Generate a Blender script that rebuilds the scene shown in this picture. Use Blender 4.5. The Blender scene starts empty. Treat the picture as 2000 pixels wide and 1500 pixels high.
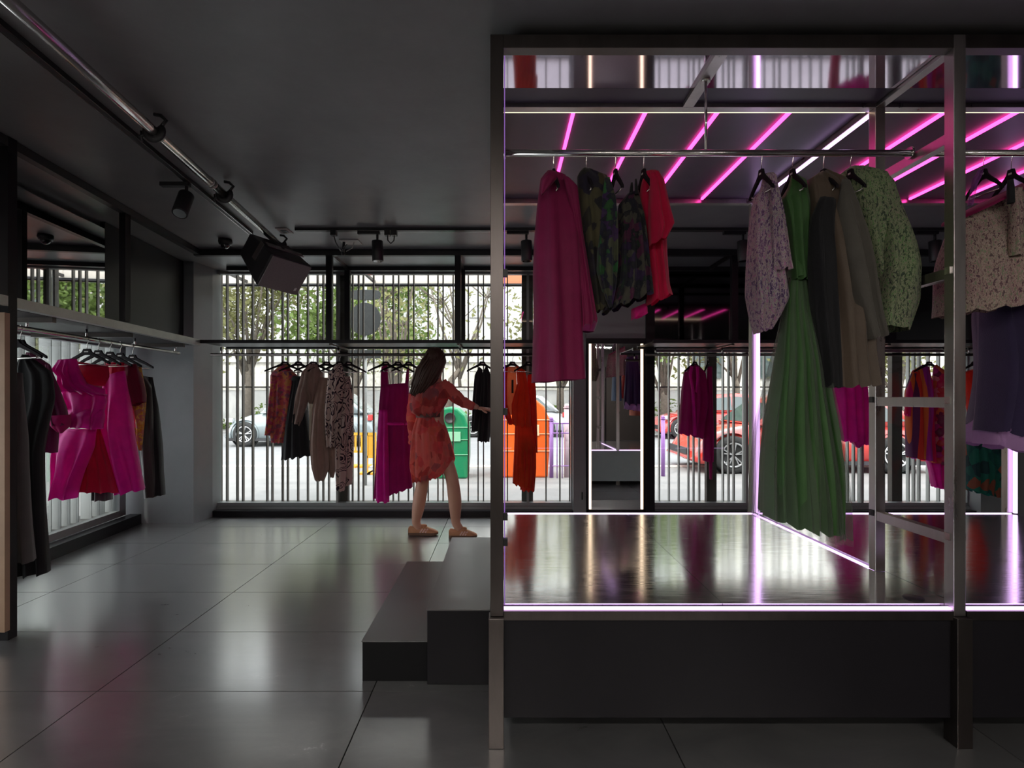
import bpy, math, random
from mathutils import Vector, Matrix
PI = math.pi
SC = bpy.context.scene
COL = SC.collection
# ------------------------------------------------------------------ camera, world, sun, exposure
F, CU, CV, H = 1061.0, 980.0, 775.0, 1.285      # focal length (px of the 2000 px frame), vanishing point, eye height
cam = bpy.data.cameras.new('camera'); camo = bpy.data.objects.new('camera', cam); COL.objects.link(camo)
camo.location = (0, 0, H); camo.rotation_euler = (PI/2, 0, 0)
cam.sensor_width = 36; cam.lens = 36*F/2000; cam.shift_x = 20/2000; cam.shift_y = 25/2000; cam.clip_end = 300
cam.clip_start = .05
SC.camera = camo
world = bpy.data.worlds.new('sky'); SC.world = world; world.use_nodes = True
wn = world.node_tree.nodes; wl = world.node_tree.links
bg = wn['Background']; bg.inputs[0].default_value = (.94, .96, 1, 1); bg.inputs[1].default_value = 3.3
sun = bpy.data.lights.new('sun', 'SUN'); sun.energy = 1.6; sun.angle = .02; sun.color = (1, .95, .86)
suno = bpy.data.objects.new('sun', sun); COL.objects.link(suno); suno.rotation_euler = (math.radians(38), 0, math.radians(-35))
SC.view_settings.view_transform = 'Standard'; SC.view_settings.look = 'None'
SC.view_settings.exposure = .58; SC.view_settings.gamma = 1; SC.view_settings.use_curve_mapping = False
SC.cycles.max_bounces = 10; SC.cycles.diffuse_bounces = 4; SC.cycles.glossy_bounces = 5; SC.cycles.transparent_max_bounces = 16
SC.cycles.sample_clamp_indirect = 4; SC.cycles.caustics_reflective = False; SC.cycles.caustics_refractive = False
SC.cycles.use_denoising = True
# ------------------------------------------------------------------ helpers
def P(u, v, Y): return Vector(((u-CU)/F*Y, Y, H+(CV-v)/F*Y))
def XU(u, Y): return (u-CU)/F*Y
def ZV(v, Y): return H+(CV-v)/F*Y
ORG = {}
def tag(o, label=None, cat=None, group=None, kind=None):
    if label: o['label'] = label
    if cat: o['category'] = cat
    if group: o['group'] = group
    if kind: o['kind'] = kind
    return o
def empty(name, loc=(0,0,0), label=None, cat=None, group=None, kind=None):
    o = bpy.data.objects.new(name, None); COL.objects.link(o); o.location = loc; o.empty_display_size = .05
    ORG[o.name] = Vector(loc); return tag(o, label, cat, group, kind)
class MB:
    def __init__(s): s.v = []; s.f = []; s.sm = []; s.mi = []
    def add(s, vs, fs, smooth=False, mi=0):
        n = len(s.v); s.v += [tuple(x) for x in vs]; s.f += [tuple(i+n for i in f) for f in fs]
        s.sm += [smooth]*len(fs); s.mi += [mi]*len(fs); return s
    def box(s, a, b, mi=0):
        (x0,y0,z0),(x1,y1,z1) = a, b
        x0,x1 = min(x0,x1),max(x0,x1); y0,y1 = min(y0,y1),max(y0,y1); z0,z1 = min(z0,z1),max(z0,z1)
        return s.add([(x0,y0,z0),(x1,y0,z0),(x1,y1,z0),(x0,y1,z0),(x0,y0,z1),(x1,y0,z1),(x1,y1,z1),(x0,y1,z1)],
            [(3,2,1,0),(4,5,6,7),(0,1,5,4),(1,2,6,5),(2,3,7,6),(3,0,4,7)], mi=mi)
    def prism(s, pts, d, mi=0):            # closed polygon (list of Vectors) pushed along d
        n = len(pts); pts = [Vector(p) for p in pts]; d = Vector(d)
        return s.add(pts+[p+d for p in pts], [tuple(range(n-1,-1,-1)), tuple(range(n,2*n))]+[(i,(i+1)%n,(i+1)%n+n,i+n) for i in range(n)], mi=mi)
    def bar(s, a, b, w, h, up=(0,0,1), mi=0):     # rectangular bar a->b, w sideways, h along up
        a, b = Vector(a), Vector(b); d = (b-a).normalized(); up = Vector(up)
        x = d.cross(up)
        if x.length < 1e-4: x = d.cross(Vector((0,1,0)))
        x.normalize(); y = x.cross(d).normalized()
        q = [-x*w/2-y*h/2, x*w/2-y*h/2, x*w/2+y*h/2, -x*w/2+y*h/2]
        return s.prism([a+k for k in q], b-a, mi)
    def tube(s, pts, r, n=10, cap=True, mi=0, flat=1.0):      # swept tube, r number or list
        pts = [Vector(p) for p in pts]; m = len(pts)
        if not hasattr(r, '__len__'): r = [r]*m
        vs = []; pu = None
        for i, p in enumerate(pts):
            t = (pts[min(i+1,m-1)]-pts[max(i-1,0)]).normalized()
            if pu is None:
                pu = t.cross(Vector((0,0,1)))
                if pu.length < .05: pu = t.cross(Vector((0,1,0)))
                pu.normalize()
            else:
                pu = (pu-t*pu.dot(t)); pu.normalize()
            w = t.cross(pu)
            vs += [p+pu*math.cos(2*PI*k/n)*r[i]+w*math.sin(2*PI*k/n)*r[i]*flat for k in range(n)]
        fs = [(i*n+k, i*n+(k+1)%n, (i+1)*n+(k+1)%n, (i+1)*n+k) for i in range(m-1) for k in range(n)]
        s.add(vs, fs, True, mi)
        if cap:
            o = len(s.v)-len(vs); s.f += [tuple(o+k for k in range(n-1,-1,-1)), tuple(o+(m-1)*n+k for k in range(n))]; s.sm += [False]*2; s.mi += [mi]*2
        return s
    def lathe(s, prof, c, n=24, mi=0, axis='z'):
        vs = []
        for r, z in prof:
            for k in range(n):
                a = 2*PI*k/n; p = (r*math.cos(a), r*math.sin(a), z)
                if axis == 'y': p = (p[0], p[2], p[1])
                if axis == 'x': p = (p[2], p[0], p[1])
                vs.append(Vector(c)+Vector(p))
        m = len(prof)
        return s.add(vs, [(i*n+k, i*n+(k+1)%n, (i+1)*n+(k+1)%n, (i+1)*n+k) for i in range(m-1) for k in range(n)], True, mi)
    def ball(s, c, r, n=16, m=10, mi=0):
        c = Vector(c); r = Vector(r) if hasattr(r,'__len__') else Vector((r,r,r)); vs = []
        for i in range(m+1):
            a = PI*i/m
            for k in range(n):
                b = 2*PI*k/n; vs.append((c.x+r.x*math.sin(a)*math.cos(b), c.y+r.y*math.sin(a)*math.sin(b), c.z+r.z*math.cos(a)))
        return s.add(vs, [(i*n+k, (i+1)*n+k, (i+1)*n+(k+1)%n, i*n+(k+1)%n) for i in range(m) for k in range(n)], True, mi)
    def build(s, name, mat, parent=None, label=None, cat=None, group=None, kind=None, bevel=0, origin=None, solid=0):
        me = bpy.data.meshes.new(name)
        org = ORG[parent.name] if parent else Vector(origin if origin else (0,0,0))
        me.from_pydata([tuple(Vector(p)-org) for p in s.v], [], s.f)
        me.polygons.foreach_set('use_smooth', s.sm); me.polygons.foreach_set('material_index', s.mi)
        for m in (mat if isinstance(mat, (list,tuple)) else [mat]): me.materials.append(m)
        me.update()
        o = bpy.data.objects.new(name, me); COL.objects.link(o)
        if parent: o.parent = parent
        else: o.location = org
        ORG[o.name] = org
        if bevel:
            b = o.modifiers.new('bevel', 'BEVEL'); b.width = bevel; b.segments = 2; b.limit_method = 'ANGLE'
        if solid:
            b = o.modifiers.new('solid', 'SOLIDIFY'); b.thickness = solid; b.offset = 0
        return tag(o, label, cat, group, kind)
def bx(a, b): return MB().box(a, b)
def copy_tree(o, loc=None, parent=None, label=None, group=None, rotz=None):
    c = o.copy(); COL.objects.link(c); ORG[c.name] = Vector(loc if loc is not None else o.location)
    if parent: c.parent = parent
    if loc is not None: c.location = loc
    if rotz is not None: c.rotation_euler = (0,0,rotz)
    if label: c['label'] = label
    if group: c['group'] = group
    for ch in list(o.children): copy_tree(ch, parent=c)
    return c
# ------------------------------------------------------------------ materials
def newmat(name):
    m = bpy.data.materials.new(name); m.use_nodes = True; nt = m.node_tree
    return m, nt.nodes, nt.links, nt.nodes['Principled BSDF']
def tex_coord(n, l, scale=(1,1,1)):
    tc = n.new('ShaderNodeTexCoord'); mp = n.new('ShaderNodeMapping'); mp.inputs['Scale'].default_value = scale
    l.new(tc.outputs['Object'], mp.inputs['Vector']); return mp.outputs[0]
def mat(name, c, rough=.5, metal=0, var=0, vs=6, bump=0, bs=60, spec=.5, stretch=(1,1,1), rvar=0, coat=0, emit=0, trans=0, sheen=0):
    m, n, l, b = newmat(name)
    b.inputs['Base Color'].default_value = (*c, 1); b.inputs['Roughness'].default_value = rough; b.inputs['Metallic'].default_value = metal
    b.inputs['Specular IOR Level'].default_value = spec; b.inputs['Coat Weight'].default_value = coat
    if sheen: b.inputs['Sheen Weight'].default_value = sheen
    if emit: b.inputs['Emission Color'].default_value = (*c, 1); b.inputs['Emission Strength'].default_value = emit
    if var or bump or rvar:
        v = tex_coord(n, l, stretch)
        if var or rvar:
            no = n.new('ShaderNodeTexNoise'); no.inputs['Scale'].default_value = vs; no.inputs['Detail'].default_value = 6; no.inputs['Roughness'].default_value = .65
            l.new(v, no.inputs['Vector'])
        if var:
            cr = n.new('ShaderNodeValToRGB'); cr.color_ramp.elements[0].position = .3; cr.color_ramp.elements[1].position = .7
            cr.color_ramp.elements[0].color = (*[x*(1-var) for x in c], 1); cr.color_ramp.elements[1].color = (*[min(1, x*(1+var)) for x in c], 1)
            l.new(no.outputs[0], cr.inputs[0]); l.new(cr.outputs[0], b.inputs['Base Color'])
        if rvar:
            mr = n.new('ShaderNodeMapRange'); mr.inputs['From Min'].default_value = .3; mr.inputs['From Max'].default_value = .7
            mr.inputs['To Min'].default_value = max(.02, rough-rvar); mr.inputs['To Max'].default_value = rough+rvar
            l.new(no.outputs[0], mr.inputs[0]); l.new(mr.outputs[0], b.inputs['Roughness'])
        if bump:
            n2 = n.new('ShaderNodeTexNoise'); n2.inputs['Scale'].default_value = bs; n2.inputs['Detail'].default_value = 4; l.new(v, n2.inputs['Vector'])
            bp = n.new('ShaderNodeBump'); bp.inputs['Strength'].default_value = bump; bp.inputs['Distance'].default_value = .01
            l.new(n2.outputs[0], bp.inputs['Height']); l.new(bp.outputs[0], b.inputs['Normal'])
    if trans: add_trans(m, n, l, b, trans)
    return m
def add_trans(m, n, l, b, w):
    t = n.new('ShaderNodeBsdfTranslucent'); mx = n.new('ShaderNodeMixShader'); mx.inputs[0].default_value = w
    src = b.inputs['Base Color']
    if src.is_linked: l.new(src.links[0].from_socket, t.inputs[0])
    else: t.inputs[0].default_value = src.default_value
    l.new(b.outputs[0], mx.inputs[1]); l.new(t.outputs[0], mx.inputs[2]); l.new(mx.outputs[0], n['Material Output'].inputs[0])
def fabric(name, c, trans=.25, rough=.75, sheen=.25, var=.12):
    return mat(name, c, rough, var=var, vs=9, bump=.25, bs=350, trans=trans, sheen=sheen, spec=.3)
def ramp(n, cols, const=True):
    cr = n.new('ShaderNodeValToRGB'); r = cr.color_ramp; r.interpolation = 'CONSTANT' if const else 'LINEAR'
    while len(r.elements) < len(cols): r.elements.new(.5)
    for i, (p, c) in enumerate(cols): r.elements[i].position = p; r.elements[i].color = (*c, 1)
    return cr
def pattern(name, kind, cols, scale=20, trans=.2, rough=.75):
    m, n, l, b = newmat(name); b.inputs['Roughness'].default_value = rough; b.inputs['Specular IOR Level'].default_value = .3
    b.inputs['Sheen Weight'].default_value = .2
    v = tex_coord(n, l, (1,1,1))
    N = len(cols)
    if kind == 'floral':
        ns = n.new('ShaderNodeTexNoise'); ns.inputs['Scale'].default_value = scale*.8; ns.inputs['Detail'].default_value = 3; l.new(v, ns.inputs['Vector'])
        mx = n.new('ShaderNodeVectorMath'); mx.operation = 'MULTIPLY_ADD'; mx.inputs[1].default_value = (.06,)*3; l.new(ns.outputs['Color'], mx.inputs[0]); l.new(v, mx.inputs[2])
        vo = n.new('ShaderNodeTexVoronoi'); vo.inputs['Scale'].default_value = scale; l.new(mx.outputs[0], vo.inputs['Vector'])
        sp = n.new('ShaderNodeSeparateColor'); l.new(vo.outputs['Color'], sp.inputs[0])
        cr = ramp(n, [(i/N, c) for i, c in enumerate(cols)]); l.new(sp.outputs[0], cr.inputs[0])
        cr2 = ramp(n, [(0, cols[-1]), (.5, cols[0])], False)
        l.new(vo.outputs['Distance'], cr2.inputs[0])
        mm = n.new('ShaderNodeMix'); mm.data_type = 'RGBA'; mm.inputs[0].default_value = .3
        l.new(cr.outputs[0], mm.inputs[6]); l.new(cr2.outputs[0], mm.inputs[7]); out = mm.outputs[2]
    elif kind == 'squiggle':
        ns = n.new('ShaderNodeTexNoise'); ns.inputs['Scale'].default_value = scale; ns.inputs['Detail'].default_value = 0; ns.inputs['Distortion'].default_value = .6; l.new(v, ns.inputs['Vector'])
        cr = ramp(n, [(0, cols[0]), (.37, cols[1]), (.425, cols[0]), (.51, cols[1]), (.555, cols[0]), (.63, cols[1]), (.67, cols[0])]); l.new(ns.outputs[0], cr.inputs[0]); out = cr.outputs[0]
    elif kind == 'tweed':
        ns = n.new('ShaderNodeTexNoise'); ns.inputs['Scale'].default_value = scale; ns.inputs['Detail'].default_value = 3; ns.inputs['Roughness'].default_value = .8
        mp = n.new('ShaderNodeMapping'); mp.inputs['Scale'].default_value = (1,1,.45); l.new(v, mp.inputs[0]); l.new(mp.outputs[0], ns.inputs['Vector'])
        cr = ramp(n, [(.40+.20*i/N, c) for i, c in enumerate(cols)]); l.new(ns.outputs[0], cr.inputs[0])
        n2 = n.new('ShaderNodeTexNoise'); n2.inputs['Scale'].default_value = 5; l.new(v, n2.inputs['Vector'])
        cr2 = ramp(n, [(.35, cols[0]), (.65, cols[-1])], False); l.new(n2.outputs[0], cr2.inputs[0])
        mm = n.new('ShaderNodeMix'); mm.data_type = 'RGBA'; mm.inputs[0].default_value = .25
        l.new(cr.outputs[0], mm.inputs[6]); l.new(cr2.outputs[0], mm.inputs[7]); out = mm.outputs[2]
        bp = n.new('ShaderNodeBump'); bp.inputs['Strength'].default_value = .6; bp.inputs['Distance'].default_value = .004; l.new(ns.outputs[0], bp.inputs['Height']); l.new(bp.outputs[0], b.inputs['Normal'])
    elif kind == 'stripe':
        sx = n.new('ShaderNodeSeparateXYZ'); l.new(v, sx.inputs[0])
        ma = n.new('ShaderNodeMath'); ma.operation = 'MULTIPLY'; ma.inputs[1].default_value = scale; l.new(sx.outputs[0], ma.inputs[0])
        fr = n.new('ShaderNodeMath'); fr.operation = 'FRACT'; l.new(ma.outputs[0], fr.inputs[0])
        cr = ramp(n, [(i/N, c) for i, c in enumerate(cols)]); l.new(fr.outputs[0], cr.inputs[0]); out = cr.outputs[0]
    l.new(out, b.inputs['Base Color'])
    if trans: add_trans(m, n, l, b, trans)
    return m
def emis(name, c, s):
    m, n, l, b = newmat(name); e = n.new('ShaderNodeEmission'); e.inputs[0].default_value = (*c,1); e.inputs[1].default_value = s
    l.new(e.outputs[0], n['Material Output'].inputs[0]); return m
def glassmat(name, tint=(.97,.99,.98), refl=.06, rough=.0):
    m, n, l, b = newmat(name); t = n.new('ShaderNodeBsdfTransparent'); t.inputs[0].default_value = (*tint,1)
    g = n.new('ShaderNodeBsdfGlossy'); g.inputs['Roughness'].default_value = rough; fr = n.new('ShaderNodeLayerWeight'); fr.inputs[0].default_value = .25
    ma = n.new('ShaderNodeMath'); ma.operation = 'MULTIPLY_ADD'; ma.inputs[1].default_value = .5; ma.inputs[2].default_value = refl*.5; l.new(fr.outputs['Fresnel'], ma.inputs[0])
    mx = n.new('ShaderNodeMixShader'); l.new(ma.outputs[0], mx.inputs[0]); l.new(t.outputs[0], mx.inputs[1]); l.new(g.outputs[0], mx.inputs[2])
    l.new(mx.outputs[0], n['Material Output'].inputs[0]); return m
def tilemat():
    m, n, l, b = newmat('porcelain_tile')
    tc = n.new('ShaderNodeTexCoord'); oi = n.new('ShaderNodeObjectInfo')
    va = n.new('ShaderNodeVectorMath'); va.operation = 'MULTIPLY_ADD'; va.inputs[1].default_value = (7,5,3)
    l.new(oi.outputs['Random'], va.inputs[0]); l.new(tc.outputs['Object'], va.inputs[2])
    no = n.new('ShaderNodeTexNoise'); no.inputs['Scale'].default_value = 2.2; no.inputs['Detail'].default_value = 9; no.inputs['Roughness'].default_value = .7; no.inputs['Distortion'].default_value = .6
    mp = n.new('ShaderNodeMapping'); mp.inputs['Scale'].default_value = (1, 2.2, 1); l.new(va.outputs[0], mp.inputs[0]); l.new(mp.outputs[0], no.inputs['Vector'])
    cr = ramp(n, [(.35, (.095,.095,.098)), (.55, (.125,.125,.127)), (.66, (.15,.15,.15)), (.71, (.30,.30,.30))], False)
    l.new(no.outputs[0], cr.inputs[0]); l.new(cr.outputs[0], b.inputs['Base Color'])
    mr = n.new('ShaderNodeMapRange'); mr.inputs['From Min'].default_value = .3; mr.inputs['From Max'].default_value = .7; mr.inputs['To Min'].default_value = .27; mr.inputs['To Max'].default_value = .40
    l.new(no.outputs[0], mr.inputs[0]); l.new(mr.outputs[0], b.inputs['Roughness'])
    b.inputs['Specular IOR Level'].default_value = 1.0
    b.inputs['Coat Weight'].default_value = 1; b.inputs['Coat IOR'].default_value = 2.7; b.inputs['Coat Roughness'].default_value = .2
    return m
M = {}
M['tile'] = tilemat()
M['grout'] = mat('dark_grout', (.02,.02,.02), .8)
M['ceil'] = mat('charcoal_ceiling_paint', (.27,.265,.27), .42, var=.10, vs=3, bump=.06, bs=40, spec=.5)
M['wall'] = mat('grey_lacquer_panel', (.27,.29,.30), .35, var=.08, vs=2)
M['black'] = mat('black_powder_coat', (.016,.016,.018), .45, bump=.05, bs=300)
M['dark'] = mat('charcoal_lacquer', (.013,.012,.015), .4, var=.1, vs=4, spec=.2)
M['steel'] = mat('brushed_steel', (.46,.43,.42), .32, 1, var=.12, vs=14, stretch=(1,1,.15), rvar=.06)
M['steel_dark'] = mat('darkened_steel', (.12,.105,.10), .36, 1, var=.15, vs=10, stretch=(1,1,.2), rvar=.05)
M['chrome'] = mat('polished_tube', (.62,.60,.58), .18, 1)
M['platform'] = mat('brushed_metal_deck', (.80,.81,.83), .13, 1, var=.10, vs=8, stretch=(1,9,1), rvar=.05)
M['mirror'] = mat('mirror_silver', (.78,.78,.80), .015, 1)
M['blackglass'] = mat('smoked_mirror', (.10,.10,.105), .05, 1)
M['soffit'] = mat('glossy_soffit', (.88,.76,.92), .05, .92, var=.05, vs=4)
M['cabceil'] = mat('dark_panel_violet_lit_tint', (.060,.036,.085), .35, var=.15, vs=5)  # violet of the platform lights is mixed into the base colour
M['glass'] = glassmat('window_glass')
M['slat'] = mat('grey_metal_slat', (.075,.068,.06), .5, .2)
M['steel_mid'] = mat('grey_steel', (.34,.335,.33), .4, .8, var=.1, vs=8)
M['slatw'] = mat('pale_metal_lit_slat', (.30,.31,.30), .5, .1)  # on slats, the daylight on their sides is put into this paler colour
M['pink'] = emis('pink_neon', (1,.05,.36), 3.8)
M['warm'] = emis('warm_white_led', (1,.74,.50), 1.7)
M['violet'] = emis('violet_white_led', (.80,.50,1), 2.0)
M['hanger'] = mat('black_hanger_wood', (.016,.013,.016), .8, spec=.12)
M['tag'] = mat('pale_tag', (.6,.58,.55), .6)
M['leaf'] = mat('green_leaf', (.13,.19,.045), .6, var=.5, vs=1.5, trans=.45)
M['leaf2'] = mat('olive_leaf', (.20,.20,.08), .6, var=.4, vs=1.5, trans=.45)
M['bark'] = mat('tree_bark', (.11,.09,.07), .9, var=.3, vs=12, bump=.4, bs=30)
M['asphalt'] = mat('asphalt', (.22,.22,.225), .9, var=.08, vs=3, bump=.2, bs=80)
M['pave'] = mat('pale_paving', (.22,.215,.21), .85, var=.08, vs=2)
M['stucco'] = mat('pale_render', (.48,.47,.46), .9, var=.08, vs=1.5)
M['stone'] = mat('beige_stone', (.56,.53,.48), .9, var=.25, vs=5, bump=.4, bs=12)
M['violetdim'] = emis('violet_edge_light', (.45,.22,.75), .35)
M['dark2'] = mat('black_step_side', (.010,.010,.011), .5, spec=.15)
M['tread'] = mat('grey_step_tread', (.10,.10,.103), .34, var=.15, vs=6, rvar=.05, spec=.9)
M['mesh'] = mat('grey_speaker_mesh', (.26,.23,.24), .55, .2, bump=.6, bs=260, var=.2, vs=300)
M['darkglass'] = mat('dark_glass', (.02,.02,.022), .08, spec=.8)
M['fillglow'] = emis('added_fill_glow', (1,.93,.85), 60)
M['pinkp'] = mat('dusty_pink_paint', (.55,.42,.46), .6)
M['lips'] = mat('lips', (.5,.12,.12), .4)
M['belt'] = mat('brown_cord_belt', (.10,.035,.03), .6)
M['sole'] = mat('gum_sole', (.16,.09,.06), .7)
M['shoe'] = mat('tan_suede', (.50,.24,.13), .8, var=.1, vs=20)
M['stripe'] = mat('pale_pink_leather', (.75,.50,.46), .5)
M['lace'] = mat('yellow_lace', (.55,.42,.18), .7)
M['wallback'] = mat('warm_grey_wall', (.07,.06,.055), .5)
M['badge'] = mat('white_badge', (.85,.85,.85), .6)
M['tan'] = mat('tan_laminate', (.42,.28,.19), .5, var=.1)
M['skin'] = mat('skin', (.58,.31,.22), .5, var=.05)
M['hair'] = mat('brown_hair', (.05,.024,.014), .6, var=.45, vs=30, stretch=(6,6,.6), bump=.4, bs=60)
M['tyre'] = mat('tyre', (.02,.02,.02), .8)
M['rim'] = mat('alloy', (.6,.6,.6), .3, .9)
M['carglass'] = mat('car_glass', (.05,.07,.07), .08, spec=.8)
M['awning'] = mat('cream_awning', (.80,.76,.70), .8, trans=.6)
M['awning_o'] = mat('orange_awning', (.85,.42,.26), .8, trans=.6)
# ------------------------------------------------------------------ cloth shapes
def interp(poly, t):
    d = [0]
    for a, b in zip(poly, poly[1:]): d.append(d[-1]+math.hypot(b[0]-a[0], b[1]-a[1]))
    x = t*d[-1]
    for i in range(len(poly)-1):
        if x <= d[i+1] or i == len(poly)-2:
            k = (x-d[i])/max(1e-6, d[i+1]-d[i]); return (poly[i][0]+(poly[i+1][0]-poly[i][0])*k, poly[i][1]+(poly[i+1][1]-poly[i][1])*k)
def smooth(x): x = max(0, min(1, x)); return x*x*(3-2*x)
def cloth(L, R, Y, depth=.07, folds=4, amp=.012, n=26, m=44, top=True, bot=False, seed=0, td=.45, Yb=None, mb=None, scal=.5):
    mb = mb or MB(); rnd = random.Random(seed+int(L[0][0])); ph = [rnd.uniform(0, 6.28) for _ in range(5)]
    vs = []
    for i in range(n+1):
        t = i/n; l, r = interp(L, t), interp(R, t); yy = Y+((Yb-Y)*t if Yb is not None else 0)
        a, b = P(l[0], l[1], yy), P(r[0], r[1], yy)
        w = (b-a).length
        d = min(depth, max(.012, w*.55))*(td+(1-td)*smooth(t*2.5))
        am = min(amp, w*.11)*(.25+.9*smooth(t*1.6))
        for k in range(m):
            f = 2*PI*k/m; s = (1-math.cos(f))/2; p = a.lerp(b, s)
            sn = math.sin(f); e = abs(sn)**.75*(1 if sn > 0 else -1)
            fo = math.sin(folds*2*PI*s+ph[0]+.9*math.sin(2.4*t+ph[1]))+.5*math.sin(folds*2*PI*1.73*s+ph[2]-1.5*t)+.45*math.sin(7*t+ph[3]+3*s)
            y = p.y-e*d-am*fo*min(1, abs(sn)*1.8)
            z = p.z-scal*am*math.sin(folds*2*PI*s+ph[0]+1.2)*smooth((t-.75)*4)*abs(sn)
            vs.append((p.x, y, z))
    fs = [(i*m+k, (i+1)*m+k, (i+1)*m+(k+1)%m, i*m+(k+1)%m) for i in range(n) for k in range(m)]
    if top: fs.append(tuple(range(m)))
    if bot: fs.append(tuple(n*m+k for k in range(m-1, -1, -1)))
    mb.add(vs, fs, True); return mb
def garment(name, label, cat, group, Y, parts, loc=None):
    # parts: list of (part name, material, L, R, options, label)
    allv = [q for p in parts for q in p[2]+p[3]]
    vt = min(q[1] for q in allv); uu = sum(q[0] for q in allv)/len(allv)
    o = empty(name, P(uu, vt, Y), label, cat, group)
    for p in parts:
        op = dict(p[4]) if len(p) > 4 and p[4] else {}
        yy = Y+op.pop('dy', 0)
        pr = o; 
        cloth(p[2], p[3], yy, **op).build(p[0], p[1], pr, label=p[5] if len(p) > 5 else None)
    return o
# ------------------------------------------------------------------ the shop shell
S = 'structure'
def wx(Y, off=0): return -2.591-.093*Y+off            # rod line of the left side; the whole left side runs along it
CZ = 2.66                                              # ceiling height
fl = empty('floor', (0,0,0), 'dark grey porcelain tile floor', kind=S)
MB().box((-4.6,-4.6,-.14),(7,5.98,-.012)).build('floor_slab', M['grout'], fl)
for j in range(-7, 6):                                 # tiles 1.2 x 0.6 m
    for i in range(-3, 6):
        x0, x1 = -.565+1.2*i+.0025, -.565+1.2*(i+1)-.0025; y0, y1 = 2.37+.6*j+.0025, min(2.37+.6*(j+1)-.0025, 5.86)
        w0, w1 = wx(y0,-.56), wx(y1,-.56)
        if x1 < min(w0, w1)+.05: continue
        a, b = max(x0, w0), max(x0, w1)
        MB().prism([(a,y0,-.012),(x1,y0,-.012),(x1,y1,-.012),(b,y1,-.012)], (0,0,.012)).build('tile', M['tile'], fl)
MB().box((-4.6,-4.6,CZ),(7,6.0,CZ+.2)).build('ceiling', M['ceil'], label='charcoal painted flat ceiling', kind=S)
# left wall: window wall running back, a render column closes it
def lw(Y, off, z): return Vector((wx(Y, off), Y, z))
def lprism(Y0, Y1, o0, o1, z0, z1):
    return MB().prism([lw(Y0,o0,z0), lw(Y0,o1,z0), lw(Y1,o1,z0), lw(Y1,o0,z0)], (0,0,z1-z0))
lprism(-4.5, 1.6, -.9, -.70, 0, CZ).build('wall_left', M['wall'], label='grey wall nearer than the side window', kind=S)
lprism(1.6, 5.52, -.9, -.70, 1.82, CZ).build('wall_left', M['dark'], label='dark wall above the side window', kind=S)
lprism(1.6, 5.50, -.66, -.548, 0, .10).build('baseboard_left', M['dark'], label='dark plinth under the side window', kind=S)
w3 = empty('window_3', lw(3.5,-.72,.1), 'full height side window beyond the left clothes rail', kind=S)
for a, b in ((1.6,1.64),(3.2,3.24),(5.36,5.46)): lprism(a, b, -.74, -.68, .1, 1.82).build('window_frame', M['wall'], w3)
lprism(1.6, 5.46, -.74, -.68, .1, .16).build('window_frame', M['slatw'], w3)
lprism(1.6, 5.46, -.74, -.68, 1.76, 1.82).build('window_frame', M['wall'], w3)
for a, b in ((1.64,3.2),(3.24,5.36)): lprism(a, b, -.715, -.705, .16, 1.76).build('pane', M['glass'], w3)
# grey column in the corner, wider face toward the camera
MB().box((XU(245,5.52),5.52,0),(XU(378,5.52),5.98,CZ)).add([Vector(p) for p in []],[]).build('wall_back', M['wall'], label='grey panelled column face in the left corner', kind=S)
MB().prism([(XU(378,5.52),5.52,0),(XU(415,5.80),5.80,0),(XU(415,5.80),5.98,0),(XU(378,5.52),5.98,0)],(0,0,CZ)).build('trim_1', M['wall'], label='slanted side of the corner column', kind=S)
# back wall pieces
YB = 5.80
MB().box((XU(415,YB),YB,0),(.765,5.98,.065)).build('baseboard_back', M['dark'], label='dark sill plinth under the long front window', kind=S)
MB().box((1.60,YB,0),(5.1,5.98,.065)).build('baseboard_back', M['dark'], label='dark sill plinth under the right window', kind=S)
MB().box((.765,YB,0),(.90,5.98,CZ)).build('wall_back', M['wall'], label='narrow grey pier beside the lit mirror', kind=S)
bracket = bx((.85,YB-.02,.19),(.865,YB,.27)).build('trim_2', M['black'], label='small black door stop on the pier', kind=S)
MB().box((.90,5.83,0),(1.60,5.98,1.86)).build('wall_back', M['dark'], label='dark wall behind the lit mirror', kind=S)
MB().box((.90,YB-.02,1.90),(1.53,5.98,CZ)).build('wall_back', M['wall'], label='plum grey panel above the lit mirror', kind=S)
MB().box((1.53,5.75,0),(1.62,5.98,CZ)).build('wall_back', M['dark'], label='dark pier right of the lit mirror', kind=S)
MB().box((.90,YB-.04,1.85),(1.62,YB+.02,1.905)).build('trim_3', M['dark'], label='dark lintel over the lit mirror', kind=S)
MB().box((1.62,5.84,1.80),(5.1,5.98,CZ)).build('wall_back', M['dark'], label='dark wall carrying the smoked mirrors', kind=S)
MB().box((5.07,5.75,0),(7,5.98,CZ)).build('wall_back', M['wall'], label='grey wall at the right end of the window', kind=S)
MB().box((6.8,-4.6,0),(7,5.98,CZ)).build('wall_right', M['wall'], kind=S)
MB().box((-4.6,-4.6,0),(7,-4.4,CZ)).build('wall_front', M['wallback'], label='shop wall behind the viewer', kind=S)
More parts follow.
